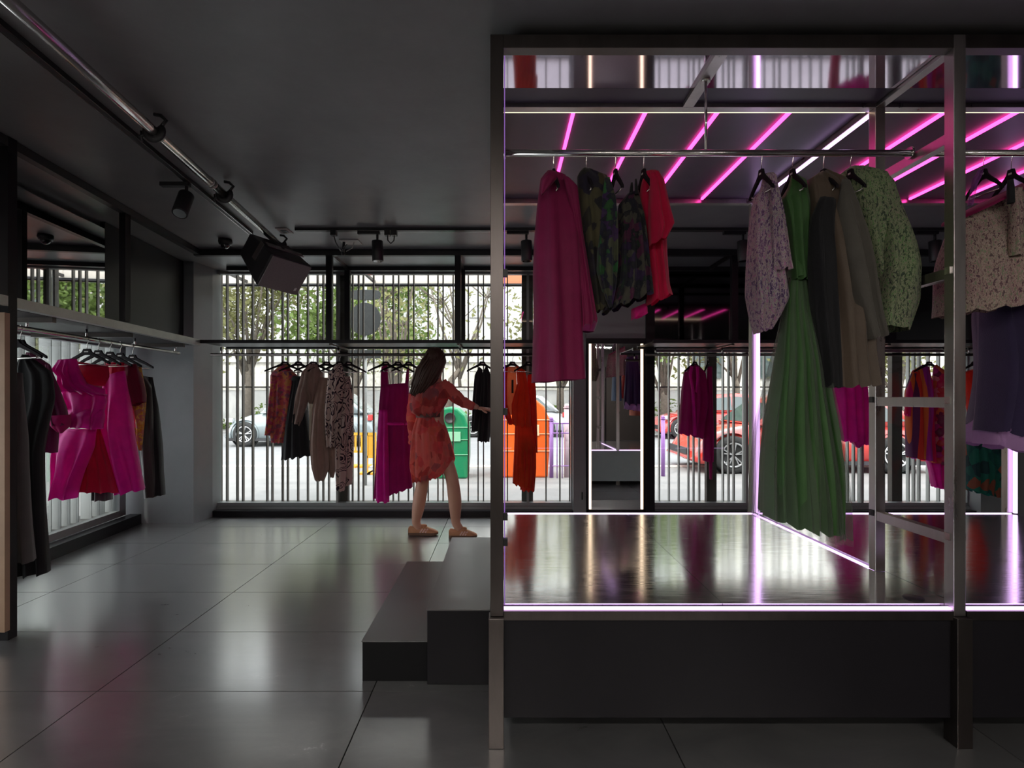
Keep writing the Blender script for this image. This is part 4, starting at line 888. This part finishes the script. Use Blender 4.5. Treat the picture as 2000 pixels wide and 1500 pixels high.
garment('blouse', 'loose magenta silk blouse with pointed hem', 'blouse', G3, Y-.05,
  [('body', K['magenta'], [(1640,712),(1628,745),(1631,800),(1632,856)], [(1668,712),(1690,745),(1692,800),(1688,868)], dict(depth=.12, folds=4, amp=.022)),
   ('hem_point', K['magenta'], [(1655,850),(1664,860),(1673,874)], [(1688,850),(1685,866),(1677,875)], dict(depth=.05, folds=2, dy=-.05, n=8))])
garment('dress', 'knit dress with vertical pink, red and orange stripes', 'dress', G3, Y,
  [('left_front', K['stripes'], [(1803,712),(1784,724),(1773,765),(1774,830),(1777,893)], [(1815,718),(1816,740),(1815,790),(1818,850),(1820,901)], dict(depth=.10, folds=3)),
   ('right_front', K['patch'], [(1823,718),(1822,745),(1820,800),(1822,904)], [(1829,712),(1848,726),(1858,770),(1856,840),(1854,912)], dict(depth=.10, folds=3)),
   ('yoke', K['magenta'], [(1808,742),(1812,780),(1816,895)], [(1830,742),(1828,790),(1826,898)], dict(depth=.05, folds=3, dy=.02)),
   ('sleeve', K['stripes'], [(1783,728),(1771,765),(1768,808)], [(1790,730),(1781,770),(1776,814)], dict(depth=.06, folds=1, dy=-.06))])
garment('dress', 'magenta slip dress showing below the striped knit', 'dress', G3, Y+.06,
  [('body', K['magenta'], [(1812,840),(1814,900),(1826,950)], [(1852,840),(1851,900),(1850,957)], dict(depth=.06, folds=3, amp=.02))])
garment('vest', 'red orange sleeveless vest right of the right steel post', 'vest', G3, Y,
  [('body', K['red_orange'], [(1884,727),(1887,760),(1893,800),(1897,836)], [(1924,716),(1922,760),(1916,800),(1908,842)], dict(depth=.09, folds=3))])
garment('skirt', 'teal pleated skirt with orange leaf print', 'skirt', G3, Y,
  [('body', K['teal'], [(1893,836),(1890,900),(1888,955)], [(1946,850),(1950,900),(1952,972)], dict(depth=.12, folds=5, amp=.028))])
# ---- rail on the neon platform
Y = RY
garment('coat', 'long magenta wool coat with open lapel on the platform rail', 'coat', G4, Y,
  [('body', K['coat_magenta'], [(1070,333),(1056,348),(1049,400),(1043,470),(1041,540),(1042,620),(1040,690),(1038,748)], [(1084,333),(1106,344),(1122,400),(1130,480),(1134,560),(1136,620),(1139,690),(1142,740)], dict(depth=.12, folds=2, amp=.016, n=36, scal=.1)),
   ('lapel', K['coat_magenta'], [(1071,334),(1057,352),(1056,372),(1058,380)], [(1086,335),(1088,348),(1076,362),(1060,381)], dict(depth=.03, folds=1, amp=.002, dy=-.085, n=8)),
   ('sleeve', K['coat_magenta'], [(1100,343),(1112,400),(1122,480),(1130,560),(1135,640)], [(1112,347),(1128,362),(1138,450),(1156,560),(1167,628),(1160,646)], dict(depth=.065, folds=2, amp=.01, dy=-.05)),
   ('cuff', K['plum_velvet'], [(1133,636),(1134,648)], [(1168,626),(1160,648)], dict(depth=.066, folds=1, amp=.002, dy=-.052, n=4), 'turned sleeve cuff')])
garment('blouse', 'dark blouse with camouflage collar and green leaf sleeve', 'blouse', G4, Y,
  [('body', K['camo'], [(1139,328),(1127,342),(1129,400),(1139,500),(1150,570),(1160,612)], [(1154,330),(1188,345),(1196,400),(1200,480),(1200,560),(1192,598)], dict(depth=.09, folds=3)),
   ('sleeve', K['greenleaf'], [(1181,348),(1174,400),(1168,470),(1165,530),(1176,570),(1190,602)], [(1191,346),(1203,385),(1206,450),(1206,520),(1202,565),(1196,600)], dict(depth=.06, folds=2, dy=-.06))])
garment('camisole', 'dark floral camisole with thin strap on the platform rail', 'camisole', G4, Y,
  [('body', K['darkfloral'], [(1226,378),(1207,402),(1204,480),(1196,560),(1176,612)], [(1247,372),(1257,420),(1266,500),(1273,576)], dict(depth=.10, folds=4, amp=.016)),
   ('strap', K['black_crepe'], [(1232,357),(1228,382)], [(1236,357),(1237,382)], dict(depth=.008, folds=1, amp=0, n=3)),
   ('strap', K['black_crepe'], [(1240,350),(1240,380)], [(1244,350),(1247,380)], dict(depth=.008, folds=1, amp=0, n=3, dy=-.03))])
garment('top', 'crimson top with draped cape sleeve on the platform rail', 'top', G4, Y,
  [('body', K['crimson'], [(1260,335),(1252,360),(1249,388),(1257,430),(1263,500),(1267,560),(1262,598)], [(1282,333),(1294,350),(1299,430),(1302,500),(1307,555),(1313,575)], dict(depth=.09, folds=2, amp=.014)),
   ('cape_sleeve', K['crimson'], [(1270,336),(1268,400),(1270,480)], [(1286,334),(1297,352),(1308,410),(1314,440),(1302,465)], dict(depth=.06, folds=2, amp=.016, dy=-.07)),
   ('hem_lining', K['hot_pink'], [(1233,604),(1233,626)], [(1262,592),(1264,612)], dict(depth=.05, folds=1, amp=.01, n=6, dy=.03), 'bright pink lining')])
garment('dress', 'lilac and white boucle dress with short sleeve', 'dress', G4, Y,
  [('body', K['lilac_boucle'], [(1492,340),(1484,375),(1473,384),(1467,430),(1461,530),(1460,575),(1468,625),(1475,652)], [(1512,337),(1520,380),(1524,450),(1528,530),(1537,585),(1524,615),(1508,640)], dict(depth=.10, folds=3, amp=.012, n=34)),
   ('sleeve', K['lilac_boucle'], [(1508,338),(1504,400),(1502,470),(1501,530)], [(1516,341),(1526,400),(1536,470),(1543,527)], dict(depth=.07, folds=2, amp=.01, dy=-.06))])
garment('gown', 'long green silk gown with sheer flared skirt', 'gown', G4, Y,
  [('bodice', K['green_silk'], [(1546,340),(1540,365),(1524,392),(1533,440),(1539,490),(1543,548)], [(1560,342),(1574,352),(1578,400),(1578,470),(1582,548)], dict(depth=.09, folds=3, amp=.012)),
   ('waistband', K['green_silk'], [(1540,507),(1542,543)], [(1579,507),(1582,543)], dict(depth=.10, folds=1, amp=.002, n=4)),
   ('skirt', K['green_silk'], [(1543,541),(1533,600),(1518,700),(1508,800),(1500,900),(1496,1008)], [(1582,541),(1592,620),(1603,720),(1612,820),(1618,920),(1622,1030)], dict(depth=.17, folds=5, amp=.032, n=40, m=64)),
   ('overskirt', K['organza_sheer'], [(1541,543),(1528,620),(1512,720),(1498,820),(1488,920),(1479,1012)], [(1584,543),(1596,620),(1608,720),(1618,820),(1627,930),(1636,1046)], dict(depth=.20, folds=6, amp=.035, n=40, m=64), 'sheer organza layer')])
garment('dress', 'olive brown satin dress with wide bell sleeve', 'dress', G4, Y,
  [('body', K['olive_satin'], [(1598,338),(1577,352),(1577,420),(1581,520),(1590,600),(1600,690),(1607,757)], [(1616,330),(1655,352),(1668,420),(1678,520),(1686,600),(1695,690),(1703,751)], dict(depth=.11, folds=4, amp=.016, n=34)),
   ('shade_panel', K['black_crepe'], [(1602,385),(1583,430),(1583,520),(1592,620),(1608,756)], [(1632,390),(1630,460),(1630,560),(1633,650),(1640,757)], dict(depth=.06, folds=2, amp=.012, dy=-.075), 'black sheet standing in for shade'),  # dark sheet over the left half in place of shade inside the dress
   ('sleeve', K['olive_grey'], [(1645,350),(1634,430),(1630,478),(1642,540),(1660,600),(1688,664)], [(1660,352),(1676,400),(1688,470),(1706,560),(1716,610),(1727,654)], dict(depth=.075, folds=2, amp=.012, dy=-.08)),
   ('back_sleeve', K['olive_satin'], [(1640,480),(1628,520),(1640,600)], [(1664,520),(1672,600),(1690,655)], dict(depth=.05, folds=2, dy=-.04))])
garment('jacket', 'green and pink tweed jacket at the right end of the rail', 'jacket', G4, Y+.04,
  [('body', K['green_tweed'], [(1660,326),(1640,340),(1655,420),(1680,520),(1700,600),(1702,642)], [(1690,326),(1732,340),(1742,420),(1748,520),(1745,600),(1738,650)], dict(depth=.11, folds=2, amp=.01)),
   ('sleeve', K['green_tweed'], [(1716,334),(1722,400),(1722,480),(1716,560),(1703,638)], [(1728,335),(1745,352),(1762,420),(1780,480),(1789,525),(1788,590),(1768,646)], dict(depth=.075, folds=2, amp=.008, dy=-.06))])
garment('skirt', 'pink and cream tweed skirt clipped on a hanger', 'skirt', G4, Y-.0,
  [('body', K['pink_tweed'], [(1856,436),(1843,520),(1835,618)], [(1996,366),(2012,450),(2020,592)], dict(depth=.12, folds=4, amp=.02)),
   ('waistband', K['coat_magenta'], [(1856,428),(1856,437)], [(1996,358),(1996,367)], dict(depth=.115, folds=1, amp=.002, n=3)),
   ('clip', K['black_crepe'], [(1968,352),(1969,398)], [(1979,350),(1980,396)], dict(depth=.02, folds=1, amp=0, n=3, dy=-.13)),
   ('hip_tab', K['pink_tweed'], [(1978,368),(1975,420),(1972,500)], [(1996,366),(1994,420),(1992,500)], dict(depth=.03, folds=1, amp=.004, dy=-.12))])
garment('gown', 'long navy gown with lilac hem behind the tweed skirt', 'gown', G4, Y+.14,
  [('body', K['navy'], [(1935,470),(1925,600),(1921,700),(1915,790),(1912,840)], [(2020,460),(2035,600),(2045,700),(2050,850)], dict(depth=.12, folds=3, amp=.03)),
   ('hem_band', K['lilac'], [(1911,812),(1906,866)], [(2052,820),(2054,888)], dict(depth=.125, folds=3, amp=.02, n=8, dy=.02), 'lilac hem band')])
garment('scarf', 'sheer violet scarf over the empty hanger', 'scarf', G4, Y,
  [('cloth', K['violet_sheer'], [(1914,328),(1900,350),(1893,400)], [(1924,328),(1908,360),(1897,402)], dict(depth=.05, folds=2, n=12))])
# rack behind the viewer that the wall mirror shows
rb = empty('garment_rail', (2.55,.3,0), 'black free standing garment rail seen in the wall mirror', 'rack')
for x in (2.15,3.05):
    MB().tube([(x,.3,.03),(x,.3,1.9)], .014, 10).build('upright', M['black'], rb); MB().tube([(x,.05,.02),(x,.55,.02)], .014, 10).build('foot', M['black'], rb)
MB().tube([(2.15,.3,1.9),(3.05,.3,1.9)], .014, 10).build('hanging_rail', M['black'], rb)
def back_garment(label, x0, x1, z0, z1, m):
    o = empty('garment', ((x0+x1)/2,.3,z1), label, 'garment'); vs = []; n, mm = 14, 28
    mb = MB()
    for i in range(n+1):
        t = i/n; w = (x1-x0)/2*(.55+.45*smooth(t*5))*(1+.25*t)
        for k in range(mm):
            a = 2*PI*k/mm; vs.append(((x0+x1)/2+w*math.cos(a), .3+(.05+.16*smooth(t*4))*math.sin(a)*(1+.12*math.sin(5*a+3*t)), z1+(z0-z1)*t))
    mb.add(vs, [(i*mm+k, (i+1)*mm+k, (i+1)*mm+(k+1)%mm, i*mm+(k+1)%mm) for i in range(n) for k in range(mm)]+[tuple(range(mm))], True)
    mb.build('body', m, o); MB().tube([((x0+x1)/2,.3,z1),((x0+x1)/2,.3,1.93)], .003, 6).build('hook', M['chrome'], o)
back_garment('pale denim jacket on the free standing rail', 2.30, 2.46, 1.2, 1.82, fabric('denim', (.14,.22,.36)))
back_garment('red shirt on the free standing rail', 2.50, 2.62, 1.25, 1.82, K['red_orange'])
back_garment('salmon dress on the free standing rail', 2.68, 2.95, .9, 1.80, fabric('salmon', (.72,.25,.17)))
# ------------------------------------------------------------------ the woman
W_ = 5.0
wo = empty('person', (XU(862,W_), W_, 0), 'woman with long brown hair in a coral floral dress reaching toward the front post', 'person')
def skin_body(name, verts, edges, radii, m, par, rootv=0, sub=2, label=None):
    me = bpy.data.meshes.new(name); org = ORG[par.name]
    me.from_pydata([tuple(Vector(v)-org) for v in verts], edges, []); me.materials.append(m)
    o = bpy.data.objects.new(name, me); COL.objects.link(o); o.parent = par; ORG[o.name] = org
    s = o.modifiers.new('skin', 'SKIN'); s.use_smooth_shade = True; s.branch_smoothing = .6
    for i, r in enumerate(radii):
        sv = me.skin_vertices[0].data[i]; sv.radius = r if isinstance(r, tuple) else (r, r)
        sv.use_root = (i == rootv)
    b = o.modifiers.new('sub', 'SUBSURF'); b.levels = sub; b.render_levels = sub
    return tag(o, label)
def Q(u, v, dy=0): return P(u, v, W_+dy)
V = [Q(846,846), Q(848,815), Q(850,782), Q(850,757), Q(852,741), Q(853,722,.0), Q(853,700,.0),      # 0 pelvis .. 6 head
     Q(868,756,-.02), Q(902,783,-.06), Q(936,797,-.06),                                   # 7 r shoulder, 8 elbow, 9 wrist
     Q(826,759,.06), Q(812,800,.10), Q(818,842,.14),                                      # 10 l shoulder 11 elbow 12 wrist
     Q(836,862,.05), Q(826,938,.08), Q(818,985,.06), Q(812,1022,.05), Q(822,1036,.05),    # left leg
     Q(858,862,-.05), Q(883,932,-.08), Q(889,980,-.06), Q(890,1022,-.05), Q(900,1036,-.05)]
E = [(0,1),(1,2),(2,3),(3,4),(4,5),(5,6),(3,7),(7,8),(8,9),(3,10),(10,11),(11,12),(0,13),(13,14),(14,15),(15,16),(16,17),(0,18),(18,19),(19,20),(20,21),(21,22)]
R_ = [.135,.105,.125,.10,.045,.062,.082, .052,.038,.025, .05,.038,.026, .078,.060,.066,.042,.038, .076,.060,.066,.042,.038]
skin_body('body', V, E, R_, M['skin'], wo)
# head details: skull, nose, mouth, ear, eye
hc = Q(853,704)
MB().ball(hc+Vector((.0,.01,.0)), (.078,.092,.105), 20, 14).build('head', M['skin'], wo)
fd = Vector((.62,.78,-.08)).normalized(); sd = Vector((.78,-.62,0)).normalized()
MB().tube([hc+fd*.085+Vector((0,0,.01)), hc+fd*.104+Vector((0,0,-.012)), hc+fd*.092+Vector((0,0,-.028))], [.008,.013,.009], 8).build('nose', M['skin'], wo)
MB().ball(hc+fd*.088+Vector((0,0,-.052)), (.018,.016,.007), 10, 6).build('mouth', M['lips'], wo)
for s in (-1,1):
    e = MB().ball(hc+fd*.078+sd*.03*s+Vector((0,0,.005)), .011, 10, 8).build('eye', M['tag'], wo)
    MB().ball(hc+fd*.0865+sd*.03*s+Vector((0,0,.005)), .0045, 8, 6).build('iris', M['black'], e)
    MB().ball(hc+sd*.078*s-fd*.005+Vector((0,0,-.01)), (.012,.018,.028), 10, 8).build('ear', M['skin'], wo)
# hair: cap plus long strands sheet
hb = MB(); hb.ball(hc+Vector((-.018,-.012,.014)), (.098,.108,.112), 24, 16)
cloth([(834,690),(822,704),(815,722),(809,742),(803,757),(800,768),(812,776)], [(868,690),(872,706),(866,722),(858,738),(848,752),(836,766),(822,777)], W_-.06, depth=.10, folds=7, amp=.007, n=28, m=60, top=True, bot=True, td=.9, mb=hb, scal=0)
hb.build('hair', M['hair'], wo)
rs = random.Random(3); lk = MB()
for k in range(26):
    f = k/25; a = Q(836+34*f, 690+rs.uniform(-2,6), -.13+.02*abs(f-.5)); b = Q(814+42*f, 722+rs.uniform(-5,5), -.175+.05*abs(f-.5)); c = Q(804+38*f, 752+rs.uniform(-6,6)-8*f, -.165+.05*abs(f-.5)); d = Q(803+24*f, 772+rs.uniform(-5,5)-4*abs(f-.5), -.12)
    lk.tube([a, a.lerp(b,.5)+Vector((0,-.01,0)), b, b.lerp(c,.5), c, d], [.006,.009,.010,.010,.008,.002], 6)
lk.build('hair_locks', M['hair'], wo)
# dress
cloth([(826,750),(806,768),(800,790),(804,806),(815,812)], [(868,746),(880,764),(874,784),(865,800),(861,811)], W_, depth=.15, folds=4, amp=.016, td=.8, n=22).build('dress_bodice', K['coral'], wo)
cloth([(815,810),(806,840),(803,870),(800,905),(806,941)], [(861,809),(873,838),(882,868),(889,896),(885,908),(860,930)], W_, depth=.19, folds=6, amp=.022, td=.75, n=30, m=56).build('dress_skirt', K['coral'], wo)
cloth([(813,807),(813,815)], [(864,806),(864,814)], W_, depth=.20, folds=1, amp=.001, td=1, n=3, top=False).build('belt', M['belt'], wo)
def sleeve(pts, rads, seed):
    mb = MB(); n = 18; m = len(pts); pts = [Vector(p) for p in pts]; L2 = []; r2 = []
    for i in range(m-1):
        for k in range(5): L2.append(pts[i].lerp(pts[i+1], k/5)); r2.append(rads[i]+(rads[i+1]-rads[i])*k/5)
    L2.append(pts[-1]); r2.append(rads[-1]); r3 = [r*(1+.07*math.sin(2.3*i+seed)) for i, r in enumerate(r2)]
    return mb.tube(L2, r3, 16)
sleeve([Q(862,752,-.02),Q(872,760,-.03),Q(902,784,-.06),Q(926,795,-.06)], [.065,.072,.052,.036], 1).build('sleeve', K['coral'], wo)
sleeve([Q(826,757,.05),Q(812,775,.08),Q(806,812,.10),Q(808,848,.10),Q(810,866,.08)], [.06,.068,.062,.05,.06], 2).build('sleeve', K['coral'], wo)
# hands: palm and five bent fingers
def hand(wrist, d, down, side, name='hand'):
    d = d.normalized(); down = (down-d*down.dot(d)).normalized(); s = d.cross(down).normalized()*side
    verts = [wrist-d*.02, wrist, wrist+d*.04+s*.0, wrist+d*.075]; edges = [(0,1),(1,2),(2,3)]; rad = [.022,.021,(.032,.016),(.034,.014)]
    for i, (off, ln) in enumerate(((-.027,.068),(-.009,.078),(.009,.073),(.026,.058))):
        b = wrist+d*.075+s*off; k = len(verts)
        verts += [b, b+d*ln*.45+down*.006, b+d*ln*.78+down*.02, b+d*ln*.92+down*.038]; rad += [.0105,.0095,.0088,.007]
        edges += [(3,k),(k,k+1),(k+1,k+2),(k+2,k+3)]
    k = len(verts); t = wrist+d*.025-s*.02; verts += [t, t-s*.03+d*.025+down*.01, t-s*.035+d*.052+down*.02]; rad += [.014,.011,.008]; edges += [(1,k),(k,k+1),(k+1,k+2)]
    skin_body(name, verts, edges, rad, M['skin'], wo, 1, 1)
hand(V[9], Vector((1,.05,-.12)), Vector((0,.3,-1)), 1)
hand(V[12], Vector((.35,.3,-1)), Vector((1,.2,0)), -1)
# trainers
def shoe(u0, u1, vb, dy, label):
    y = W_+dy; x0, x1 = XU(u0,y), XU(u1,y); L_ = x1-x0
    r = empty('shoe', (0,0,0)); r.parent = wo; r.location = (0,0,0); ORG[r.name] = ORG[wo.name]; r['label'] = label
    org = (x0, y, .0)
    def sec(t, z, w): return [(x0+L_*t, y+w*math.cos(a), z*(.5+.5*math.sin(a))+.0) for a in [2*PI*k/14 for k in range(14)]]
    ws = [(0,.028),(.06,.036),(.25,.036),(.5,.040),(.72,.048),(.88,.044),(.97,.028),(1,.012)]
    sole = MB(); vs = [];
    for t, w in ws: vs += [(x0+L_*t, y-w, .004+ (.008 if t > .9 else 0)), (x0+L_*t, y+w, .004+(.008 if t > .9 else 0)), (x0+L_*t, y+w, .028), (x0+L_*t, y-w, .028)]
    sole.add(vs, [(i*4+k, i*4+(k+1)%4, (i+1)*4+(k+1)%4, (i+1)*4+k) for i in range(7) for k in range(4)]+[(0,3,2,1),(28,29,30,31)])
    sole.build('sole', M['sole'], r)
    up = MB(); vs = []; hs = [.072,.088,.078,.092,.066,.05,.038,.028]
    for (t, w), h in zip(ws, hs):
        w *= .93; vs += [(x0+L_*t, y-w, .026), (x0+L_*t, y-w*.98, .026+(h-.026)*.5), (x0+L_*t, y-w*.6, .026+(h-.026)*.92), (x0+L_*t, y, h), (x0+L_*t, y+w*.6, .026+(h-.026)*.92), (x0+L_*t, y+w*.98, .026+(h-.026)*.5), (x0+L_*t, y+w, .026)]
    up.add(vs, [(i*7+k, i*7+k+1, (i+1)*7+k+1, (i+1)*7+k) for i in range(7) for k in range(6)]+[tuple(range(7)), tuple(range(55,48,-1))], True)
    up.build('upper', M['shoe'], r)
    for k in range(3):
        t = .40+.09*k; MB().bar((x0+L_*t, y-.043, .032), (x0+L_*(t+.09), y-.034, .066), .012, .003, (0,1,0)).build('stripe', M['stripe'], r)
    MB().ball((x0+L_*.5,y,.088), (.035,.02,.014), 12, 8).build('tongue', M['shoe'], r)
    for k in range(3): MB().tube([(x0+L_*(.52+.08*k),y-.028,.076-.007*k),(x0+L_*(.54+.08*k),y,.092-.012*k),(x0+L_*(.52+.08*k),y+.028,.076-.007*k)], .003, 6).build('lace', M['lace'], r)
shoe(798, 856, 1048, .05, 'tan suede trainer with pale stripes, rear foot'); shoe(877, 932, 1046, -.05, 'tan suede trainer with pale stripes, front foot')
